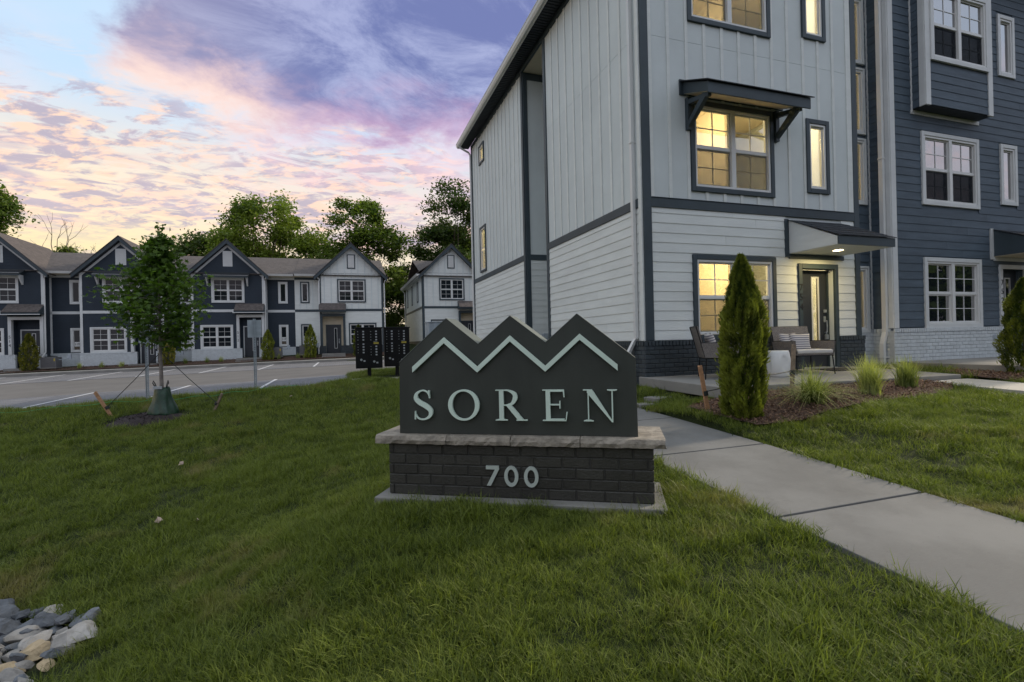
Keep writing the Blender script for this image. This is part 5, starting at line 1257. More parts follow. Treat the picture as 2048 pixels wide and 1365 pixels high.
big_tree('shade_tree', 'green tree reaching in at the picture edge over roof 514', -47.7, 46, -.8, [(-.6, 14.4, 2.6, 2.1), (1.3, 12.9, 1.5, .8), (-3, 12, 3.2, 2.6)], 8500, .34, 16, M['leaf_tree'], TG, 1.0, 55, .3)
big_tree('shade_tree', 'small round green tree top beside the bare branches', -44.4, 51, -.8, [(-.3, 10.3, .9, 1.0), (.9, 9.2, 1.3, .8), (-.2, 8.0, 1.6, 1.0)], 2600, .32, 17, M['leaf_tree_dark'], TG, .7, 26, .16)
def bare_tree(label, X_, Y_, base, hgt, seed, lean=0.0):
    rng = np.random.default_rng(seed); root = thing('bare_tree', label, 'tree', (X_, Y_, base), 0, 'bare dead trees behind the roofs'); mb = MB()
    def grow(p, d, ln, r, dep):
        q = p + d * ln; mb.tube([p, p + d * ln * .5 + rng.normal(size=3) * ln * .04, q], [r, r * .8, r * .6], 5, cap=False)
        if dep == 0: return
        for k in range(2 if dep > 1 else 2):
            nd = d + rng.normal(size=3) * np.array([.42, .42, .25]) + np.array([0, 0, .18]); nd /= np.linalg.norm(nd); grow(q, nd, ln * rng.uniform(.55, .8), r * .58, dep - 1)
    grow(np.array([0, 0, 0.]), np.array([lean, 0, 1.]) / math.hypot(lean, 1), hgt * .52, .13, 0); 
    p = np.array([lean, 0, 1.]) / math.hypot(lean, 1) * hgt * .52
    for k in range(3):
        d = np.array([(k - 1) * .35 + rng.normal() * .1, rng.normal() * .2, 1.]); d /= np.linalg.norm(d); grow(p, d, hgt * .22, .08, 3)
    mb.obj('trunk', M['bark_grey'], root, smooth=True)
bare_tree('tall bare dead tree above the dip of the roofline', -47.6, 52, -.8, 14.6, 3); bare_tree('bare leaning tree with a forked top', -45.4, 52, -.8, 11.6, 5, .04); bare_tree('bare twiggy tree furthest along the roof ridge', -42.6, 52, -.8, 11.9, 9, .05)

# ------------------------------------------------------------------ young staked maple
tx, ty = W(-8.81, 4.66)[:2]; tz = h1(-8.81, 4.66)
rng = np.random.default_rng(21)
mp = thing('young_maple', 'young maple with full green crown, staked in the lawn', 'tree', (tx, ty, tz), 0)
mb = MB(); mb.tube([(0, 0, -.05), (.004, 0, .7), (-.01, 0, 1.6), (.0, 0, 2.6), (.02, 0, 3.5), (.03, 0, 4.0)], [.042, .038, .032, .022, .011, .003], 10)
tips = []
for k in range(46):
    t = (k + .5) / 46; z0 = 1.42 + t * 2.3; ang = k * 2.399 + rng.normal() * .3
    wid = np.interp(t, [0, .1, .3, .5, .58, .66, .8, 1], [.50, .75, .92, .95, .72, .36, .30, .10]) * rng.uniform(.65, 1.12)
    end = np.array([math.cos(ang) * wid, math.sin(ang) * wid, z0 + wid * rng.uniform(.10, .52)]); 
    pts = curve_pts((0, 0, z0), end, -.05 * wid, rng, 6); mb.tube(pts, list(np.linspace(.012, .003, 6)), 5, cap=False)
    for j in range(2, 6): tips.append((pts[j], .10 + .05 * wid))
for (ex, ez, ez0) in ((.88, 2.40, 1.6), (-.80, 2.95, 1.9), (-.62, 3.15, 2.1), (.45, 3.1, 2.3), (.16, 3.75, 3.0), (-.22, 3.45, 2.8)):
    pts = curve_pts((0, 0, ez0), (ex, rng.normal() * .15, ez), .0, rng, 7); mb.tube(pts, list(np.linspace(.012, .003, 7)), 5, cap=False)
    for j in range(2, 7): tips.append((pts[j], .12))
mb.obj('trunk', M['bark_grey'], mp, smooth=True)
P = []
for c_, r in tips:
    q = int(13 + 60 * r); P.append(c_ + rng.normal(size=(q, 3)) * np.array([r, r, r * .8]))
P.append(np.stack([rng.normal(size=70) * .05, rng.normal(size=70) * .05, rng.uniform(3.3, 4.12, 70)], 1))
P = np.concatenate(P); P = P[(P[:, 2] > 1.12)]
# palmate leaves: five points
n = len(P); a = rng.normal(size=(n, 3)); a[:, 2] = a[:, 2] * .4 - .3; a /= np.linalg.norm(a, axis=1)[:, None]
nr = rng.normal(size=(n, 3)) * .8; nr[:, 2] += .9; nr[:, 1] -= .3; nr -= (nr * a).sum(1)[:, None] * a; nr /= np.linalg.norm(nr, axis=1)[:, None]; b = np.cross(nr, a)
s_ = (.125 * rng.uniform(.65, 1.2, n))[:, None]
sh_ = [(-.42, 0), (-.18, .34), (-.05, .16), (.22, .46), (.20, .14), (.58, 0), (.20, -.14), (.22, -.46), (-.05, -.16), (-.18, -.34)]
V_ = np.stack([P + a * s_ * u_ + b * s_ * v_ - nr * s_ * abs(v_) * .25 for u_, v_ in sh_], 1)
link('crown', quads_mesh('crown', V_, np.clip(.40 + .2 * (P[:, 0] / .9) + .22 * rng.normal(size=n), 0, 1), M['leaf_maple'], 10), mp)
# watering bag round the trunk
bg_ = thing('watering_bag', 'dark green plastic watering bag slumped round the young trunk', 'watering bag', (tx, ty, tz), 0)
prof_ = [(.21, .0), (.262, .03), (.262, .09), (.225, .19), (.190, .30), (.168, .40), (.150, .50), (.135, .57), (.115, .62), (.05, .61)]
mb = MB(); nseg = 40; vs_, fs = [], []
for j, (r, z) in enumerate(prof_):
    for k in range(nseg):
        t = 2 * math.pi * k / nseg; f_ = 1 + .11 * mnoise.noise(Vector((math.cos(t) * 1.6, math.sin(t) * 1.6, z * 3))) * 2 + .17 * mnoise.noise(Vector((math.cos(t) * 4 + z * 5, math.sin(t) * 4, z * 2.0)))
        vs_.append((r * f_ * math.cos(t) * 1.12 + .05 * (1 - z / .6) * 1.0, r * f_ * math.sin(t) * .8, z + (.012 * math.sin(3 * t) if 0 < j else 0)))
for j in range(len(prof_) - 1):
    for k in range(nseg): fs.append((j * nseg + k, j * nseg + (k + 1) % nseg, (j + 1) * nseg + (k + 1) % nseg, (j + 1) * nseg + k))
mb.add(vs_, fs); mb.obj('bag', M['bag'], bg_, smooth=True)
for sgn in (-1, 1):
    mb = MB(); mb.tube([(sgn * .10, 0, .60), (sgn * .13, -.01, .70), (sgn * .155, -.02, .76), (sgn * .17, -.02, .71), (sgn * .12, -.01, .61)], .010, 6); mb.obj('handle', M['strap'], bg_, smooth=True)
mb = MB(); mb.box(-.10, .09, -.125, -.105, .585, .645); mb.obj('label_patch', M['label_grey'], bg_, bevel=.004)
ml = thing('mulch_ring', 'dark mulch heaped round the base of the young maple', 'mulch', (tx, ty, tz), 0)
def mulch_patch(root, pts_fn, n, m, chip, size, seed, dz=.02):
    rng = np.random.default_rng(seed); P = pts_fn(rng, n); Q = leaf_quads(P, size, rng, .8, .35)
    o_ = link('mulch_chips', quads_mesh('mulch_chips', Q, rng.uniform(0, 1, len(P)), chip), root); tag(o_, kind='stuff'); return o_
def disc_mound(name, m, root, cx, cy, rx, ry, hgt, zfun, seg=36, rings=7, rot=0):
    vs_, fs = [], []
    for j in range(rings + 1):
        t = j / rings
        for k in range(seg):
            an = 2 * math.pi * k / seg; w_ = 1 + .10 * math.sin(3 * an + 1) + .06 * math.sin(7 * an); x_, y_ = rx * t * math.cos(an) * w_, ry * t * math.sin(an) * w_
            xr, yr = x_ * math.cos(rot) - y_ * math.sin(rot), x_ * math.sin(rot) + y_ * math.cos(rot)
            vs_.append((cx + xr, cy + yr, zfun(cx + xr, cy + yr) + hgt * (1 - t ** 2) - .02 * (t > .99) + random.uniform(-.008, .008)))
    for j in range(rings):
        for k in range(seg): fs.append((j * seg + k, j * seg + (k + 1) % seg, (j + 1) * seg + (k + 1) % seg, (j + 1) * seg + k))
    mb = MB(); mb.add(vs_, fs); return mb.obj(name, m, root, smooth=True)
def zw(x, y): s, yy = L(x, y); return h1(s, yy)
disc_mound('mulch', M['mulch_dark'], ml, -.18, -.22, .74, .62, .09, lambda x, y: zw(tx + x, ty + y) - tz)
mulch_patch(ml, lambda r, n: (lambda q: np.stack([q[:, 0] * .66 - .18, q[:, 1] * .54 - .22, [zw(tx + a * .66 - .18, ty + b_ * .54 - .22) - tz + .09 * (1 - min(1, a * a + b_ * b_)) + .012 for a, b_ in q]], 1))((lambda u: u[(u ** 2).sum(1) < 1.3])(r.uniform(-1.1, 1.1, (n, 2)))), 700, None, M['mulch_dark'], .05, 4)
# stakes and guy straps
def stake(label, s, y, lean, ln, m, w_=.045, group='wooden stakes', az_=0, strap_to=None, strap_h=.25):
    p = W(s, y); z = h1(s, y); root = thing('wooden_stake', label, 'stake', (p.x, p.y, z - .02), 0, group)
    d = Vector((math.sin(lean) * math.cos(az_), math.sin(lean) * math.sin(az_), math.cos(lean)))
    mb = MB(); a = Vector((-d.z, 0, d.x)).normalized() * w_ / 2; b_ = d.cross(a).normalized() * w_ * .32
    vs_ = [tuple(Vector((0, 0, -.1)) + q) for q in (-a - b_, a - b_, a + b_, -a + b_)] + [tuple(d * ln + q + (Vector((0, 0, .012)) if i % 2 else Vector())) for i, q in enumerate((-a - b_, a - b_, a + b_, -a + b_))]
    mb.add(vs_, [(0, 3, 2, 1), (4, 5, 6, 7), (0, 1, 5, 4), (1, 2, 6, 5), (2, 3, 7, 6), (3, 0, 4, 7)]); mb.obj('post', m, root, bevel=.003, seg=1)
    if strap_to:
        c0 = d * strap_h; mb = MB(); mb.tube([c0 - d * .03, c0 + d * .03], [w_ * .72, w_ * .72], 8); mb.obj('strap_knot', M['strap'], root)
        g = thing('guy_strap', strap_to[1], 'strap', (p.x, p.y, z), 0, strap_to[2]); e = Vector(strap_to[0]) - Vector((p.x, p.y, z)); mb = MB()
        mb.tube([tuple(c0), tuple(c0 * .5 + e * .5 + Vector((0, 0, -.02))), tuple(e)], .007 if len(strap_to) < 4 else strap_to[3], 6); mb.obj('webbing', M['strap'], g)
        tag(g, None); 
    return root
kn = (tx, ty, tz + 1.36)
stake('pale leaning stake on the kerb side of the maple', -9.80, 5.10, -.62, .66, M['stake'], .06, 'stakes of the young maple', .1, (kn, 'dark strap from the maple trunk to the pale leaning stake', 'maple guy straps'))
stake('brown leaning stake on the sign side of the maple', -7.85, 4.42, .60, .50, M['stake_grey'], .05, 'stakes of the young maple', -.2, (kn, 'dark strap from the maple trunk to the brown stake', 'maple guy straps'))

# ------------------------------------------------------------------ arborvitae
def arborvitae(label, s, y, hgt, wid, n, size, seed, m, group=None, z=None, gap=True):
    rng = np.random.default_rng(seed); p = W(s, y); z = h1(s, y) if z is None else z
    root = thing('arborvitae', label, 'evergreen shrub', (p.x, p.y, z), 0, group)
    mb = MB(); mb.tube([(0, 0, -.05), (.01, 0, hgt * .5), (0, 0, hgt * .92)], [.035 * hgt / 1.9, .025 * hgt / 1.9, .004], 8)
    t = rng.uniform(0, 1, n) ** .92; prof = np.interp(t, [0, .1, .3, .45, .6, .7, .86, .95, 1], [.80, .92, 1.0, .97, .86, .74, .44, .19, .03])
    an = rng.uniform(0, 2 * math.pi, n)
    lump = np.array([mnoise.noise(Vector((math.cos(a) * 1.7 + seed, math.sin(a) * 1.7, tt * hgt * 3.0))) for a, tt in zip(an, t)])
    lump2 = np.array([mnoise.noise(Vector((math.cos(a) * 3.4, math.sin(a) * 3.4 + seed, tt * hgt * 4.2))) for a, tt in zip(an, t)])
    r = wid / 2 * prof * (1 + .34 * lump + .42 * lump2) * (rng.uniform(.70, 1.0, n) ** .6 + (rng.uniform(0, 1, n) > .93) * rng.uniform(0, .16, n))
    keep = rng.uniform(0, 1, n) < np.clip(1.15 + 1.6 * lump2 + .7 * lump, .12, 1); r, an, t, lump, lump2 = r[keep], an[keep], t[keep], lump[keep], lump2[keep]; n = len(r)
    zz = t * hgt + .015; P = np.stack([r * np.cos(an), r * np.sin(an), zz], 1)
    out = np.stack([np.cos(an), np.sin(an), np.zeros(n)], 1); tan = np.stack([-np.sin(an), np.cos(an), np.zeros(n)], 1)
    a = out * rng.uniform(.25, .9, n)[:, None] + np.array([0, 0, 1.]) * rng.uniform(.5, 1.2, n)[:, None] + tan * rng.normal(size=n)[:, None] * .35; a /= np.linalg.norm(a, axis=1)[:, None]
    b = tan * rng.normal(size=n)[:, None] + out * rng.normal(size=n)[:, None] * .6 + rng.normal(size=(n, 3)) * .3; b -= (b * a).sum(1)[:, None] * a; b /= np.linalg.norm(b, axis=1)[:, None]
    s_ = (size * rng.uniform(.6, 1.3, n))[:, None]
    # a fan-like spray: seven points
    sh_ = [(-.5, 0), (.05, .20), (.02, .08), (.50, .26), (.28, .06), (.85, .02), (.28, -.06), (.52, -.22), (.0, -.10), (.1, -.22)]
    V_ = np.stack([P + a * s_ * u_ + b * s_ * v_ for u_, v_ in sh_], 1)
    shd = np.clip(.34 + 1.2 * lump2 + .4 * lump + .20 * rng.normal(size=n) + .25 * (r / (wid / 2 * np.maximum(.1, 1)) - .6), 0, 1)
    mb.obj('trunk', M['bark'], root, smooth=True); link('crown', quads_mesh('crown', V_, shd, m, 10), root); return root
arborvitae('tall columnar arborvitae in the mulch bed before the lit ground-floor window', -.47, -2.80, 1.97, .49, 30000, .050, 31, M['leaf_arb'])
arborvitae('dark arborvitae cut by the picture edge beside the navy house patio', 6.48, -2.15, 1.72, .60, 14000, .055, 37, M['leaf_arb'])
AG = 'arborvitae in front of the row houses'
def qs(x, y): return -6.68 + x, 29.70 + y
for lab, x, hh, wd, m, sd_ in (('sun-tinted arborvitae beside the stoop of house 514', -15.75, 2.15, .78, 'leaf_arb_sunlit', 41), ('sun-tinted arborvitae glimpsed behind the young maple trunk', -8.9, 1.95, .7, 'leaf_arb_sunlit', 42),
        ('arborvitae beside the stoop of house 512', -3.18, 1.95, .72, 'leaf_arb', 43), ('arborvitae against the white house at its brick base', -.55, 2.2, .72, 'leaf_arb', 44), ('arborvitae half hidden behind the first mailbox cluster', 2.55, 2.15, .70, 'leaf_arb', 45)):
    s, y = qs(x, -.95); arborvitae(lab, s, y, hh, wd, 3200, .12, sd_, M[m], AG)

# ------------------------------------------------------------------ ornamental grasses
def tuft_mesh(n, ln, spread, wdt, rng, segs=6, base=.05, droop=1.0):
    V_, F_, sh = [], [], []
    for i in range(n):
        an = rng.uniform(0, 2 * math.pi); l = ln * rng.uniform(.55, 1.15); sp = spread * rng.uniform(.1, 1.2); w0 = wdt * rng.uniform(.7, 1.2)
        bx, by = rng.normal() * base, rng.normal() * base; d = np.array([math.cos(an), math.sin(an)]); tn = np.array([-d[1], d[0]]); k = len(V_); shv = rng.uniform(0, 1)
        for j in range(segs + 1):
            t = j / segs; r = sp * l * (t ** 1.7); z = l * (t - droop * .42 * sp * t ** 2.4 * 1.3); w_ = w0 * (1 - t ** 2) + .0003
            for sg in (-1, 1): V_.append((bx + d[0] * r + tn[0] * w_ * sg / 2, by + d[1] * r + tn[1] * w_ * sg / 2, z)); sh.append(min(1, max(0, shv * .55 + .5 * t)))
            if j: F_.append((k + 2 * j - 2, k + 2 * j - 1, k + 2 * j + 1, k + 2 * j))
    me = bpy.data.meshes.new('blades'); me.from_pydata(V_, [], F_); at = me.attributes.new('shade', 'FLOAT', 'POINT'); at.data.foreach_set('value', np.array(sh, np.float32)); return me
def orn_grass(label, s, y, ln, spread, n, seed, group, w_=.006, z=None):
    rng = np.random.default_rng(seed); p = W(s, y); root = thing('ornamental_grass', label, 'grass clump', (p.x, p.y, (h1(s, y) if z is None else z) - .01), 0, group)
    me = tuft_mesh(n, ln, spread, w_, rng); me.materials.append(M['tuft_grass']); link('blades', me, root)
    mb = MB(); mb.tube([(0, 0, -.02), (0, 0, .05), (0, 0, .10)], [.07, .06, .02], 10); mb.obj('crown', M['tuft_grass'], root, smooth=True); return root
OG = 'ornamental grasses in the front mulch bed'
orn_grass('low spreading grass clump beside the grey stake in the bed', .58, -2.86, .60, 1.45, 620, 51, OG, .009)
orn_grass('bright yellow-green upright grass clump in front of the patio', 1.79, -2.72, .62, .55, 520, 52, OG, .0095)
orn_grass('grass clump nearest the front walk end of the bed', 2.93, -2.46, .56, .66, 420, 53, OG, .0095)
OF = 'small grass clumps along the row house fronts'
for i, (x, lab) in enumerate(((-13.4, 'small grass clump by the white brick of the second navy house'), (-12.3, 'small grass clump under the ground-floor window left of the maple'), (-11.3, 'yellowish grass clump before the second navy house stoop'), (-7.9, 'grass clump beside the air conditioner right of the maple'),
        (-6.75, 'grass clump under the ground-floor window of house 512'), (-5.95, 'pale grass clump near the steps of house 512'), (-2.55, 'dry grass clump by the condenser of house 512'), (-1.35, 'grass clump under notice 117'), (-.95, 'grass clump at the foot of the white house arborvitae'))):
    s, y = qs(x, -.9); orn_grass(lab, s, y, .48, .62, 90, 60 + i, OF, .018)

# ------------------------------------------------------------------ mulch beds
def poly_mask(poly):
    P_ = np.array(poly)
    def f(s, y):
        inside = np.zeros(len(s), bool); j = len(P_) - 1
        for i in range(len(P_)):
            xi, yi = P_[i]; xj, yj = P_[j]
            c_ = ((yi > y) != (yj > y)) & (s < (xj - xi) * (y - yi) / (yj - yi + 1e-12) + xi); inside ^= c_; j = i
        return inside
    return f
BED1 = [(-.75, -2.05), (-.78, -2.6), (-.6, -3.12), (-.1, -3.28), (.7, -3.18), (1.6, -3.05), (2.6, -2.98), (3.4, -2.80), (3.9, -2.5), (3.9, -1.95), (2, -1.9), (-.2, -1.9)]
BED2 = [(5.15, -1.9), (5.6, -1.35), (6.30, -1.2), (6.3, -2.2), (10, -2.25), (12, -2.3), (12, -3.4), (8, -3.2), (6.4, -3.0), (5.2, -2.7)]
def bed(name, label, poly, seed, n, far=False, zf=None):
    f = poly_mask(poly); P_ = np.array(poly); a, b = P_.min(0), P_.max(0); rng = np.random.default_rng(seed)
    root = thing(name, label, 'mulch bed', W((a[0] + b[0]) / 2, (a[1] + b[1]) / 2, 0), TH); ox, oy = (a[0] + b[0]) / 2, (a[1] + b[1]) / 2; root.location.z = 0
    zfun = zf or (lambda s, y: H(s, y))
    pts2 = [Vector((*p, 0)) for p in poly]
    bm = bmesh.new(); vs_ = [bm.verts.new((p[0] - ox, p[1] - oy, 0)) for p in poly]; fc = bm.faces.new(vs_); bmesh.ops.triangulate(bm, faces=[fc]); bmesh.ops.subdivide_edges(bm, edges=bm.edges[:], cuts=7 if not far else 3, use_grid_fill=True)
    bmesh.ops.triangulate(bm, faces=bm.faces[:])
    for v in bm.verts: v.co.z = float(zfun(np.array([v.co.x + ox]), np.array([v.co.y + oy]))[0]) + .035 + mnoise.noise(v.co * 7) * .014
    me = bpy.data.meshes.new('mulch'); bm.to_mesh(me); bm.free(); link('mulch', me, root, M['mulch'])
    q = rng.uniform(a, b, (n * 3, 2)); q = q[f(q[:, 0], q[:, 1])][:n]; z = zfun(q[:, 0], q[:, 1]) + .05
    V_ = leaf_quads(np.stack([q[:, 0] - ox, q[:, 1] - oy, z + rng.uniform(-.01, .012, len(q))], 1), .045 if not far else .10, rng, .9, .35)
    tag(link('mulch_chips', quads_mesh('mulch_chips', V_, rng.uniform(0, 1, len(q)), M['mulch_chip']), root), kind='stuff'); return f
bedf1 = bed('mulch_bed', 'brown bark mulch bed along the front edge of the corner house patio', BED1, 71, 5200)
bedf2 = bed('mulch_bed', 'brown bark mulch bed between the front walk and the navy house patio', BED2, 72, 5200)
bed('mulch_bed', 'narrow mulch strip along the fronts of the row houses', [qs(-22, -.05), qs(-22, -1.6), qs(-12, -1.6), qs(-3, -1.6), qs(4.4, -1.6), qs(4.4, -.05)], 73, 2500, True)
bed('mulch_bed', 'narrow mulch strip before the separate white row house', [qs(7.1, -.05), qs(7.1, -1.6), qs(12, -1.6), qs(12, -.05)], 74, 300, True)
# stakes of the corner arborvitae
ax_, ay_ = W(-.47, -2.93)[:2]; az_ = h1(-.47, -2.93)
stake('orange-brown stake leaning at the lawn corner of the mulch bed', -.66, -2.40, -.20, .62, M['stake'], .05, 'stakes of the front arborvitae', .2, ((ax_, ay_ , az_ + .50), 'dark strap tied to the orange-brown stake', 'arborvitae guy straps'), .26)
stake('weathered grey-brown stake leaning over the low spreading grass', .74, -2.38, .10, .74, M['stake_grey'], .05, 'stakes of the front arborvitae', .3, ((ax_ + .05, ay_, az_ + .55), 'dark strap tied to the weathered stake', 'arborvitae guy straps'), .36)

# ------------------------------------------------------------------ patio furniture (local x = seat width, -y = front)
def wicker_chair(label, s, y, rot, wid, group):
    p = W(s, y, -.715 if s < 1.5 else -.735); root = thing('patio_chair', label, 'chair', p, TH + rot, group)
    h_ = wid / 2; dp = .31
    def slab(name, quad, t, m, cuts=1):
        mb = MB(); a, b, c_, d = (Vector(v) for v in quad); n_ = (b - a).cross(d - a).normalized() * t
        vs_ = [a, b, c_, d, a + n_, b + n_, c_ + n_, d + n_]; mb.add(vs_, [(0, 3, 2, 1), (4, 5, 6, 7), (0, 1, 5, 4), (1, 2, 6, 5), (2, 3, 7, 6), (3, 0, 4, 7)])
        ob = mb.obj(name, m, root, bevel=.008, seg=2)
        # woven strands stand proud of the panel
        st_ = MB(); rows = 16; cols = max(5, int((b - a).length / .05))
        for i in range(rows):
            t0, t1 = (i + .15) / rows, (i + .85) / rows
            for s_ in (1,):
                q0, q1, q2, q3 = a + (d - a) * t0, b + (c_ - b) * t0, b + (c_ - b) * t1, a + (d - a) * t1; off = n_.normalized() * .003
                st_.add([q0 - off, q1 - off, q2 - off, q3 - off, q0 + n_ + off, q1 + n_ + off, q2 + n_ + off, q3 + n_ + off], [(0, 3, 2, 1), (4, 5, 6, 7), (0, 1, 5, 4), (2, 3, 7, 6)])
        for i in range(cols + 1):
            t0 = i / cols; q0, q1 = a + (b - a) * t0, d + (c_ - d) * t0; off = n_.normalized() * .004; w_ = (b - a).normalized() * .006
            st_.add([q0 - off - w_, q0 - off + w_, q1 - off + w_, q1 - off - w_, q0 + n_ + off - w_, q0 + n_ + off + w_, q1 + n_ + off + w_, q1 + n_ + off - w_], [(0, 3, 2, 1), (4, 5, 6, 7)])
        tag(st_.obj('weave', m, ob), kind='stuff'); return ob
    slab('backrest', [(-h_, dp, .36), (h_, dp, .36), (h_ + .01, dp + .13, .88), (-h_ - .01, dp + .13, .88)], .022, M['wicker'])
    for sg in (-1, 1): slab('arm', [(sg * h_, dp, .36), (sg * h_, -dp, .36), (sg * (h_ + .03), -dp - .01, .60), (sg * (h_ + .01), dp + .06, .60)], .02, M['wicker'])
    slab('seat', [(-h_, -dp, .35), (h_, -dp, .35), (h_, dp, .35), (-h_, dp, .35)], .025, M['wicker'])
    mb = MB(); mb.box(-h_ + .015, h_ - .015, -dp - .02, dp - .01, .376, .455); mb.obj('seat_cushion', M['cushion'], root, bevel=.028, seg=4)
    for sx in (-1, 1):
        for sy_ in (-1, 1):
            mb = MB(); mb.tube([(sx * (h_ - .01), sy_ * (dp - .02), .36), (sx * (h_ + .01), sy_ * (dp + .01), 0)], .010, 6); mb.obj('leg', M['black_metal'], root)
    mb = MB()
    for q in ([(-h_, -dp, .345), (h_, -dp, .345), (h_, dp, .345), (-h_, dp, .345), (-h_, -dp, .345)], [(-h_ - .01, dp + .135, .885), (h_ + .01, dp + .135, .885)], [(-h_, dp, .36), (-h_ - .01, dp + .14, .885)], [(h_, dp, .36), (h_ + .01, dp + .14, .885)],
              [(-h_ - .03, -dp - .01, .605), (-h_ - .01, dp + .07, .605)], [(h_ + .03, -dp - .01, .605), (h_ + .01, dp + .07, .605)]): mb.tube(q, .010, 6)
    mb.obj('metal_frame', M['black_metal'], root); return root, p
def pillow(label, pos, rz, tilt, size, group=None):
    bm = bmesh.new(); n = 10; bmesh.ops.create_grid(bm, x_segments=n, y_segments=n, size=.5); top = bm.verts[:]
    geo = bmesh.ops.duplicate(bm, geom=bm.verts[:] + bm.edges[:] + bm.faces[:]); dup = [g for g in geo['geom'] if isinstance(g, bmesh.types.BMVert)]
    for vset, sg in ((top, 1), (dup, -1)):
        for v in vset:
            x_, y_ = v.co.x * 2, v.co.y * 2; th_ = (1 - x_ ** 4) * (1 - y_ ** 4); pinch = 1 - .10 * (1 - abs(x_ * y_)) * max(abs(x_), abs(y_)) ** 3
            v.co = Vector((v.co.x * pinch * size, sg * .075 * size / .42 * max(0, th_) ** .55 + .0005 * sg, v.co.y * pinch * size))
    bmesh.ops.remove_doubles(bm, verts=bm.verts[:], dist=.0025); bmesh.ops.recalc_face_normals(bm, faces=bm.faces[:])
    me = bpy.data.meshes.new('throw_pillow'); bm.to_mesh(me); bm.free(); me.polygons.foreach_set('use_smooth', [True] * len(me.polygons))
    o_ = link('throw_pillow', me, None, M['stripe']); o_.location = pos; o_.rotation_euler = (tilt, 0, rz); tag(o_, label, 'pillow', group); return o_
cA, pA = wicker_chair('grey wicker armchair in profile, half hidden behind the tall arborvitae', .95, -.80, R(60), .66, 'wicker patio chairs')
cB, pB = wicker_chair('grey wicker armchair with two striped pillows beside the front door', 2.96, -.66, R(-14), .70, 'wicker patio chairs')
def on_chair(root_p, rot, x_, y_, z_):
    a = TH + rot; return root_p + Vector((x_ * math.cos(a) - y_ * math.sin(a), x_ * math.sin(a) + y_ * math.cos(a), z_))
pillow('striped pillow standing on the half-hidden wicker chair', on_chair(pA, R(60), .0, .16, .60), TH + R(64), R(-16), .36)
pillow('striped pillow against the arm nearest the stool', on_chair(pB, R(-14), -.20, .14, .58), TH + R(-6), R(-14), .38)
pillow('striped pillow leaning over the other at the middle of the chair', on_chair(pB, R(-14), -.04, .04, .57), TH + R(-24), R(-14), .37)
# garden stool
gst = thing('garden_stool', 'white ceramic drum stool with oval openings between the chairs', 'stool', W(1.97, -1.02, -.725), TH + .35)
bm = bmesh.new(); nseg, nz = 48, 20; ringv = []
for j in range(nz + 1):
    z = .45 * j / nz; r = .155 + .035 * math.sin(math.pi * j / nz) ** .8; ringv.append([bm.verts.new((r * math.cos(2 * math.pi * k / nseg), r * math.sin(2 * math.pi * k / nseg), z)) for k in range(nseg)])
for j in range(nz):
    for k in range(nseg): bm.faces.new((ringv[j][k], ringv[j][(k + 1) % nseg], ringv[j + 1][(k + 1) % nseg], ringv[j + 1][k]))
bm.faces.new(ringv[-1]); bm.faces.new(ringv[0][::-1])
for v in bm.verts:                                     # dished oval openings
    an = math.atan2(v.co.y, v.co.x)
    for c0 in (-2.2, -.6, 1.0, 2.6):
        d = abs((an - c0 + math.pi) % (2 * math.pi) - math.pi); q = (d / .26) ** 2 + ((v.co.z - .24) / .13) ** 2
        if q < 1: v.co.x *= .93 - .04 * (1 - q); v.co.y *= .93 - .04 * (1 - q)
me = bpy.data.meshes.new('drum'); bm.to_mesh(me); bm.free(); me.polygons.foreach_set('use_smooth', [len(p.vertices) == 4 for p in me.polygons]); link('drum', me, gst, M['ceramic'])
# door mat
mb = MB(); mb.box(3.68, 4.62, -.72, -.18, -.722, -.700); dm = mb.obj('door_mat', M['mat_rubber'], None, bevel=.005); dm.matrix_world = ROOT0.copy(); tag(dm, 'dark rubber door mat lying before the door of 754', 'door mat')
# stepping stones by the downspout
for i, (s, y, a_, sz, lab) in enumerate(((-.42, -.95, .2, .36, 'flat grey stepping stone nearest the downspout splash'), (-.75, -1.05, -.1, .26, 'small grey stepping stone beside the sidewalk'))):
    p = W(s, y); t_ = MB(); t_.box(-sz / 2, sz / 2, -sz / 2.4, sz / 2.4, -.05, .035); o_ = t_.obj('stepping_stone', M['concrete'], None, bevel=.01); o_.location = (p.x, p.y, h1(s, y) + .01); o_.rotation_euler = (0, 0, TH + a_); tag(o_, lab, 'paving stone', 'stepping stones by the corner house')

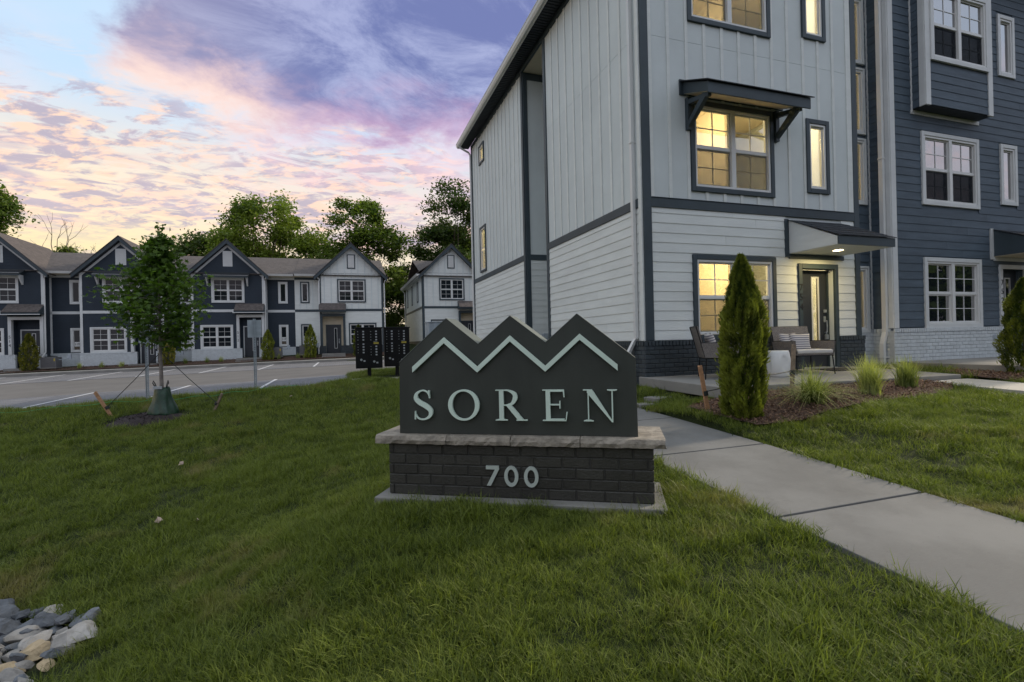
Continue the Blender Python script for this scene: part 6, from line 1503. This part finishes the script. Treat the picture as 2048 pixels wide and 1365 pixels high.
# ------------------------------------------------------------------ mailbox clusters
def mailbox(label, s, y, rz, z):
    root = thing('mailbox_cluster', label, 'mailbox', W(s, y, z), TH + rz, 'black cluster mailboxes on the concrete pad')
    w_, z0, z1, d0 = .775, .33, 1.56, .42
    mb = MB(); mb.box(-w_ / 2, w_ / 2, 0, d0, z0, z1 - .03); mb.obj('cabinet', M['black_metal'], root, bevel=.008)
    mb = MB(); mb.box(-w_ / 2 - .02, w_ / 2 + .02, -.03, d0 + .02, z1 - .03, z1); mb.obj('cap', M['black_metal'], root, bevel=.008)
    mb = MB(); mb.box(-.055, .055, .12, .26, .02, z0); mb.obj('pedestal', M['black_metal'], root, bevel=.006)
    mb = MB(); mb.box(-.16, .16, .04, .34, -.01, .022); mb.obj('base_plate', M['black_metal'], root, bevel=.004)
    dh = .083
    for c_, rows in ((-1, [(.06 + i * dh, dh) for i in range(4)] + [(.06 + 4 * dh + .045 + i * dh, dh) for i in range(4)]), (1, [(.06 + i * dh, dh) for i in range(4)] + [(.06 + 4 * dh + .118 + i * dh, dh) for i in range(4)])):
        cx = c_ * .185
        for (zt_, hh) in rows:
            za = z1 - .03 - zt_ - hh; mb = MB(); mb.box(cx - .165, cx + .165, -.014, .001, za + .003, za + hh - .003); dr = mb.obj('compartment_door', M['black_metal'], root, bevel=.003, seg=1)
            mb = MB(); mb.tube([(cx - .125, -.014, za + hh * .5), (cx - .125, -.024, za + hh * .5)], [.011, .011], 8); mb.obj('lock', M['steel'], dr)
            mb = MB(); mb.box(cx + .005, cx + .055, -.017, -.0145, za + hh * .28, za + hh * .80); mb.obj('number_label', M['label_grey'], dr)
        za = .36 + .02; mb = MB(); mb.box(cx - .165, cx + .165, -.014, .001, za, za + (.36 if c_ < 0 else .28)); dr = mb.obj('parcel_door', M['black_metal'], root, bevel=.003, seg=1)
        zl = za + (.21 if c_ < 0 else .15)
        mb = MB(); mb.tube([(cx - .04, -.014, zl), (cx - .04, -.03, zl)], [.033, .033], 14); mb.obj('lock', M['steel'], dr)
        mb = MB(); mb.box(cx + .02, cx + .075, -.017, -.0145, zl - .06, zl - .015); mb.obj('number_label', M['label_grey'], dr)
    zz = z1 - .03 - .06 - 4 * dh
    mb = MB(); mb.box(.185 - .05, .185 + .10, -.012, -.008, zz - .085, zz - .03); mb.obj('yellow_sticker', M['sticker_yellow'], root)
    mb = MB(); mb.box(.185 - .05, .185 + .06, -.012, -.006, zz - .010, zz + .000); mb.obj('mail_slot', M['label_grey'], root)
    return root
mailbox('black cluster mailbox closer to the parking bays, near the grass edge', -4.42, 7.85, R(-2), -1.045)
mailbox('black cluster mailbox partly hidden behind the sign', -3.55, 8.28, R(-2), -1.035)
# ------------------------------------------------------------------ sign posts seen from behind
def sign_post(label, s, y, rz):
    z = h1(s, y); root = thing('sign_post', label, 'road sign', W(s, y, z), TH + rz, 'parking signs on perforated posts')
    mb = MB(); hgt = 1.86
    for k in range(46):
        z0 = -.15 + k * .0445; mb.box(-.030, -.009, 0, .004, z0, z0 + .0445); mb.box(.009, .030, 0, .004, z0, z0 + .0445); mb.box(-.009, .009, 0, .004, z0, z0 + .027)
    mb.box(-.034, -.030, -.018, .004, -.15, hgt + .02); mb.box(.030, .034, -.018, .004, -.15, hgt + .02); mb.obj('post', M['galv'], root)
    mb = MB(); mb.box(-.165, .165, .008, .012, hgt - .46, hgt); mb.obj('plate', M['galv'], root, bevel=.001, seg=1)
    for q in (.06, .40): mb = MB(); mb.tube([(0, -.006, hgt - q), (0, .008, hgt - q)], [.010, .010], 6); mb.obj('bolt', M['steel'], root)
sign_post('blank back of a parking sign on a perforated post before house 512', -7.36, 6.95, R(2)); sign_post('parking sign post standing behind the young maple', -9.75, 6.85, R(2))
# ------------------------------------------------------------------ air conditioners along the fronts
def condenser(label, x, y_, zb):
    s, y = qs(x, y_); root = thing('air_conditioner', label, 'air conditioner', W(s, y, zb), TH, 'condenser units along the row house fronts')
    mb = MB(); mb.box(-.40, .40, -.36, .36, .0, .06); mb.obj('pad', M['concrete'], root)
    mb = MB(); mb.box(-.36, .36, -.32, .32, .06, .66); mb.obj('casing', M['ac_grey'], root, bevel=.03)
    mb = MB()
    for i in range(18): zz = .10 + i * .030; mb.box(-.365, .365, -.33, .33, zz, zz + .012)
    for q in (-.355, -.12, .12, .355): mb.box(q - .012, q + .012, -.338, .338, .07, .66)
    mb.obj('coil_guard', M['ac_grey'], root)
    mb = MB(); mb.tube([(0, 0, .66), (0, 0, .70), (0, 0, .72)], [.30, .27, .05], 16); mb.obj('fan_guard', M['black_metal'], root)
    mb = MB(); mb.box(.26, .33, -.334, -.331, .42, .58); mb.obj('yellow_sticker', M['sticker_yellow'], root)
    mb = MB(); mb.box(.66, .84, .30, .40, .50, .80); mb.tube([(.36, 0, .5), (.6, .2, .5), (.7, .33, .6)], .02, 6); mb.obj('disconnect_box', M['galv'], root)
for x, zb, lab in ((-14.9, -.97, 'grey condenser by the stoop of house 514'), (-9.05, -.88, 'grey condenser just beyond the maple trunk'), (-2.75, -.72, 'grey condenser behind the arborvitae of house 512'), (-.9, -.62, 'grey condenser beside the white house brick')): condenser(lab, x, -.55, zb)
# utility cabinets behind the sign
def utility_box(label, s, y, w_, d_, hgt, z):
    root = thing('utility_cabinet', label, 'utility box', W(s, y, z), TH + .1, 'grey utility cabinets beyond the mailboxes'); mb = MB(); mb.box(-w_ / 2, w_ / 2, -d_ / 2, d_ / 2, 0, hgt); mb.obj('cabinet', M['galv'], root, bevel=.012)
    mb = MB(); mb.box(-w_ / 2 - .02, w_ / 2 + .02, -d_ / 2 - .03, d_ / 2 + .02, hgt, hgt + .03); mb.obj('lid', M['galv'], root, bevel=.006)
    for k in range(4): mb = MB(); u = -w_ / 2 + (k + .5) * w_ / 4; mb.box(u - w_ * .11, u + w_ * .11, -d_ / 2 - .012, -d_ / 2 + .001, .08, hgt - .05); mb.obj('panel', M['galv'], root, bevel=.004)
X_, Z_ = pxw(872, 646, 16.5); s_, y_ = L(X_, 16.5); utility_box('wide pale grey utility cabinet rising behind the first sign peak', s_, y_, .62, .4, Z_ + .98, -.98)
X_, Z_ = pxw(889, 660, 16.2); s_, y_ = L(X_, 16.2); utility_box('narrow blue-grey meter cabinet attached beside the wide one', s_, y_ - .1, .30, .3, Z_ + 1.0, -.98)
# ------------------------------------------------------------------ rocks in the ditch
ROCK = [(-9.6, -2.72), (-8.4, -2.74), (-7.75, -2.80), (-7.28, -3.0), (-6.98, -3.22), (-6.88, -3.5), (-6.95, -3.9), (-7.1, -4.3), (-7.3, -5.2), (-9.5, -5.2)]
rockf = poly_mask(ROCK)
def rock_mesh(seed):
    rng = np.random.default_rng(seed); bm = bmesh.new(); bmesh.ops.create_icosphere(bm, subdivisions=3, radius=.5)
    pl_ = [(lambda d: (d / np.linalg.norm(d), rng.uniform(.20, .38)))(rng.normal(size=3)) for _ in range(11)]
    for v in bm.verts:
        c_ = np.array(v.co)
        for d, h in pl_:
            k = c_ @ d
            if k > h: c_ = c_ - d * (k - h)
        v.co = Vector(c_) * (1 + .12 * mnoise.noise(Vector(c_) * 4 + Vector((seed, 0, 0))) + .10 * mnoise.noise(Vector(c_) * 11 + Vector((0, seed, 0))))
    me = bpy.data.meshes.new('rock'); bm.to_mesh(me); bm.free(); return me
base_r = {c_: [rock_mesh(i * 7 + j) for i in range(5)] for j, c_ in enumerate(('rock_dark', 'rock_light', 'rock_tan'))}
for c_, ms in base_r.items():
    for m_ in ms: m_.materials.append(M[c_])
def place_rock(s, y, sx, sy_, sz, kind, rz, label, k, lift=.0):
    o_ = link('ditch_rock', base_r[kind][k % 5]); p = W(s, y); o_.location = (p.x, p.y, h1(s, y) + sz * .22 + lift); o_.scale = (sx, sy_, sz); o_.rotation_euler = (rng.normal() * .25, rng.normal() * .25, rz); tag(o_, label, 'rock', 'rocks lining the ditch'); return o_
rng = np.random.default_rng(5)
place_rock(-7.72, -3.12, .42, .22, .20, 'rock_dark', TH + .1, 'long dark blue-grey slab rock at the top of the ditch', 0)
place_rock(-7.52, -3.42, .26, .20, .20, 'rock_light', .4, 'rounded pale-faced grey rock just under the dark slabs', 1, .03)
place_rock(-7.22, -3.72, .24, .17, .14, 'rock_tan', .9, 'tan triangular rock near the grass edge', 2, .04)
place_rock(-7.60, -3.82, .26, .2, .16, 'rock_tan', .2, 'orange-tan rock cut by the picture edge', 3, .03)
pts = []
for _ in range(9000):
    q = (rng.uniform(-8.7, -6.75), rng.uniform(-4.7, -2.4))
    if rockf(np.array([q[0]]), np.array([q[1]]))[0] and all((q[0] - a) ** 2 + (q[1] - b) ** 2 > .108 ** 2 for a, b in pts): pts.append(q)
for i, (s, y) in enumerate(pts):
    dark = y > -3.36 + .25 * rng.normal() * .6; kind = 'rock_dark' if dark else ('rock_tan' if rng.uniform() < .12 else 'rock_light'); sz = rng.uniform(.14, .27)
    lab = {'rock_dark': 'dark grey angular rock in the upper band of the ditch', 'rock_light': 'pale grey angular rock on the open ditch floor', 'rock_tan': 'tan rock wedged among the pale ditch rocks'}[kind]
    place_rock(s, y, sz * rng.uniform(.9, 1.3), sz * rng.uniform(.7, 1.0), sz * rng.uniform(.42, .68), kind, rng.uniform(0, 6.28), lab, int(rng.integers(5)))
for i in range(110):
    q = (rng.uniform(-8.6, -6.85), rng.uniform(-4.6, -2.75))
    if rockf(np.array([q[0]]), np.array([q[1]]))[0]:
        sz = rng.uniform(.06, .13); kd = 'rock_dark' if q[1] > -3.3 or rng.uniform() < .35 else 'rock_light'
        ob = place_rock(q[0], q[1], sz * 1.2, sz, sz * .7, kd, rng.uniform(0, 6.28), 'small dark chip of rock between the larger ditch rocks' if kd == 'rock_dark' else 'small pale chip of rock between the larger ditch rocks', int(rng.integers(5)), .03); ob['group'] = 'small rock chips in the ditch'
gm = MB(); P_ = np.array(ROCK); gm.add([(a, b, h1(a, b) - .07) for a, b in ROCK], [tuple(range(len(ROCK)))]); gb = gm.obj('ditch_bed', M['mulch_dark']); gb.matrix_world = ROOT0.copy(); tag(gb, 'dark soil under the ditch rocks', kind='structure')
# litter on the lawn
for s, y, lab in ((-7.01, -2.84 + 1.2, 'crumpled pale leaf lying low on the slope'), (-6.6, -1.9, 'small curled tan leaf on the lawn slope'), (-7.37, .47, 'pale scrap of litter high on the lawn'), (-6.3, 4.6, 'white scrap near the lawn crest')):
    p = W(s, y); b_ = leaf_quads(np.array([[0, 0, 0.], [.01, .01, .012]]), .075, rng, .9, .8); o_ = link('fallen_leaf', quads_mesh('fallen_leaf', b_, np.array([.5, .6]), M['litter'])); o_.location = (p.x, p.y, h1(s, y) + .07); tag(o_, lab, 'leaf')
# green cord lying along the lawn edge
cpts = [(-14, 5.9), (-12.3, 6.15), (-10.6, 6.25), (-9.3, 6.0), (-8.2, 5.9), (-7.2, 6.1), (-6.3, 6.3)]
cp_ = []
for i in range(60):
    t = i / 59 * 6; k = min(int(t), 5); f_ = t - k; s = cpts[k][0] * (1 - f_) + cpts[k + 1][0] * f_; y = cpts[k][1] * (1 - f_) + cpts[k + 1][1] * f_; p = W(s, y); cp_.append((p.x, p.y, h1(s, y) + .085 + .02 * math.sin(i * .9)))
mb = MB(); mb.tube(cp_, .004, 5); gc = mb.obj('cord', M['cord_green']); tag(gc, 'thin green cord lying along the upper lawn edge', 'cord')

# ------------------------------------------------------------------ street trees across the road behind the camera (they show in the windows)
base_t = None
for i, (s_, y_, k_, lab) in enumerate(((30, -31, 1.0, 'leafy street tree mirrored in the ground-floor glass of 754'), (42, -25, 1.1, 'leafy street tree opposite the navy house'), (54, -22, 1.0, 'leafy street tree farther along the navy row'), (19, -36, 1.1, 'leafy street tree across the street from the patio'),
        (-16, -48, 1.2, 'leafy street tree facing the far row houses'), (-30, -50, 1.1, 'leafy street tree beyond the ditch side of the street'), (-4, -46, 1.0, 'leafy street tree straight behind the viewpoint'), (8, -42, 1.15, 'leafy street tree behind the sidewalk end'))):
    p = W(s_, y_)
    if base_t is None: t_ = base_t = big_tree('street_tree', lab, p.x, p.y, -1.8, [(0, 8.4, 5.2, 4.2), (3.0, 5.0, 4.2, 3.0), (-3.0, 5.2, 4.2, 3.0)], 5200, .75, 90, M['leaf_tree_dark'], 'street trees behind the viewpoint', 1.6, 70, .35)
    else: t_ = copy_tree(base_t)
    t_.location = (p.x, p.y, -1.8); t_.scale = (k_, k_, k_); t_.rotation_euler = (0, 0, i * 1.3); t_['label'] = lab

# ------------------------------------------------------------------ grass: tufts spread over the lawn
def tuft(n, ln, wdt, rad, seed, lean):
    rng = np.random.default_rng(seed); V_, F_, sh = [], [], []
    for i in range(n):
        an = rng.uniform(0, 6.283); l = ln * rng.uniform(.5, 1.15); b0 = rng.normal(size=2) * rad; cur = rng.uniform(.25, 1.0); d = np.array([math.cos(an), math.sin(an)]) * cur + np.array(lean) * .4; tn = np.array([-math.sin(an), math.cos(an)]); k = len(V_); s0 = rng.uniform(0, 1)
        for j in range(4):
            t = j / 3; w_ = wdt * (1 - t ** 1.6) * .5
            c_ = (b0[0] + d[0] * l * t ** 1.8, b0[1] + d[1] * l * t ** 1.8, l * (t - .30 * cur * t * t) - .006)
            if j == 3: V_.append(c_); sh.append(min(1, s0 * .6 + .45))
            else:
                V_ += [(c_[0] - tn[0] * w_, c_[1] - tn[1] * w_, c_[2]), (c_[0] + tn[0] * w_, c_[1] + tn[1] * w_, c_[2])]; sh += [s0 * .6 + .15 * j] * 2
            if j in (1, 2): F_.append((k + 2 * j - 2, k + 2 * j - 1, k + 2 * j + 1, k + 2 * j))
            if j == 3: F_.append((k + 4, k + 5, k + 6))
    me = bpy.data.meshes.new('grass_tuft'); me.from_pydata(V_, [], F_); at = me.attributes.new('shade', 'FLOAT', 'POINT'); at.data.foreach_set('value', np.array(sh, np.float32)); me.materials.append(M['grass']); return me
tc_ = bpy.data.collections.new('grass_tufts')
for i in range(6):
    o_ = bpy.data.objects.new('grass_tuft', tuft(22, .068, .0040, .034, 100 + i, (math.cos(i), math.sin(i)))); tc_.objects.link(o_)
rng = np.random.default_rng(77)
Xs, Ys, Ss = [], [], []
for (r0, r1, dens, scl) in ((.7, 3.4, 1500, 1.0), (3.4, 5.2, 1000, 1.08), (5.2, 8.0, 560, 1.2), (8.0, 12.0, 300, 1.4), (12, 19, 150, 1.7)):
    a0 = math.pi * (r1 * r1 - r0 * r0) * (110 / 360); n = int(a0 * dens); an = rng.uniform(R(-55), R(55), n); r = np.sqrt(rng.uniform(r0 * r0, r1 * r1, n)); Xs.append(r * np.sin(an)); Ys.append(r * np.cos(an)); Ss.append(np.full(n, scl))
Xs, Ys, Ss = map(np.concatenate, (Xs, Ys, Ss))
rx, ry = Xs - CX, Ys - CY; s = rx * cT + ry * sT; y = -rx * sT + ry * cT
ok = ~((s > -2.375) & (s < -.885) & (y < 7.5)) & ~((s > -.14) & (s < 5.03) & (y > -2.03)) & ~((s > 6.33) & (y > -2.28)) & ~((s > 3.92) & (s < 5.15) & (y < -2))
ok &= ~((s > -.1) & (y > -.06)) & ~((s < -4.97) & (y > 7.38)) & ~((s > -4.98) & (s < -2.4) & (y > 7.12) & (y < 8.58)) & (y < 11.5)
ok &= ~bedf1(s, y) & ~bedf2(s, y) & ~rockf(s, y) & ~(((Xs - tx + .18) / .72) ** 2 + ((Ys - ty + .22) / .60) ** 2 < 1)
qx, qy = Xs + 1.012, Ys - 4.04; lx_, ly_ = qx * math.cos(SR) + qy * math.sin(SR), -qx * math.sin(SR) + qy * math.cos(SR)
ok &= ~((lx_ > -.09) & (lx_ < 2.145) & (ly_ > -.11) & (ly_ < .605))
bare = np.array([mnoise.noise(Vector((a * .9, b * .9, 7))) + .5 * mnoise.noise(Vector((a * 2.7, b * 2.7, 2))) for a, b in zip(Xs, Ys)])
ok &= rng.uniform(0, 1, len(s)) < np.clip(1.35 - np.maximum(0, bare - .18) * 2.2, .25, 1)
s, y, Xs, Ys, Ss, bare = s[ok], y[ok], Xs[ok], Ys[ok], Ss[ok], bare[ok]
zz = H(s, y) + np.array([mnoise.noise(Vector((a * 1.7, b * 1.7, 0))) * .018 + mnoise.noise(Vector((a * 5.1, b * 5.1, 3))) * .009 for a, b in zip(s, y)]) - .004
hgtn = np.array([mnoise.noise(Vector((a * 1.3, b * 1.3, 11))) for a, b in zip(Xs, Ys)])
hg2 = np.array([mnoise.noise(Vector((a * 4.3, b * 4.3, 31))) for a, b in zip(Xs, Ys)])
sc_ = Ss * np.clip(1.0 + .50 * hgtn + .75 * hg2 + .15 * rng.normal(size=len(s)), .45, 1.9)
near_edge = (np.abs(s + 2.375) < .05) | (np.abs(s + .885) < .05); sc_ = np.where(near_edge, sc_ * 1.15, sc_)
me = bpy.data.meshes.new('lawn_grass'); me.vertices.add(len(s)); me.vertices.foreach_set('co', np.stack([Xs, Ys, zz], 1).astype(np.float32).ravel())
windn = np.array([mnoise.noise(Vector((a * .8, b * .8, 21))) for a, b in zip(Xs, Ys)])
rot = np.stack([rng.normal(size=len(s)) * .16 + windn * .55, rng.normal(size=len(s)) * .16 + .12, rng.uniform(0, 6.283, len(s))], 1)
a1 = me.attributes.new('scl', 'FLOAT', 'POINT'); a1.data.foreach_set('value', sc_.astype(np.float32)); a2 = me.attributes.new('rot', 'FLOAT_VECTOR', 'POINT'); a2.data.foreach_set('vector', rot.astype(np.float32).ravel())
gr = link('lawn_grass', me); tag(gr, 'dense green grass blades covering the lawn', 'grass', kind='stuff')
ng = bpy.data.node_groups.new('scatter', 'GeometryNodeTree'); ng.interface.new_socket(name='Geometry', in_out='INPUT', socket_type='NodeSocketGeometry'); ng.interface.new_socket(name='Geometry', in_out='OUTPUT', socket_type='NodeSocketGeometry')
gi, go = ng.nodes.new('NodeGroupInput'), ng.nodes.new('NodeGroupOutput'); ip = ng.nodes.new('GeometryNodeInstanceOnPoints'); ci = ng.nodes.new('GeometryNodeCollectionInfo'); ci.inputs['Collection'].default_value = tc_; ci.inputs['Separate Children'].default_value = True; ci.inputs['Reset Children'].default_value = True
n1 = ng.nodes.new('GeometryNodeInputNamedAttribute'); n1.data_type = 'FLOAT'; n1.inputs['Name'].default_value = 'scl'; n2 = ng.nodes.new('GeometryNodeInputNamedAttribute'); n2.data_type = 'FLOAT_VECTOR'; n2.inputs['Name'].default_value = 'rot'
ip.inputs['Pick Instance'].default_value = True; l_ = ng.links.new
l_(gi.outputs[0], ip.inputs['Points']); l_(ci.outputs[0], ip.inputs['Instance']); l_(n1.outputs[0], ip.inputs['Scale']); e2r = ng.nodes.new('FunctionNodeEulerToRotation'); l_(n2.outputs[0], e2r.inputs[0]); l_(e2r.outputs[0], ip.inputs['Rotation']); l_(ip.outputs[0], go.inputs[0])
md = gr.modifiers.new('scatter', 'NODES'); md.node_group = ng
print('tufts', len(s), 'objects', len(bpy.data.objects))
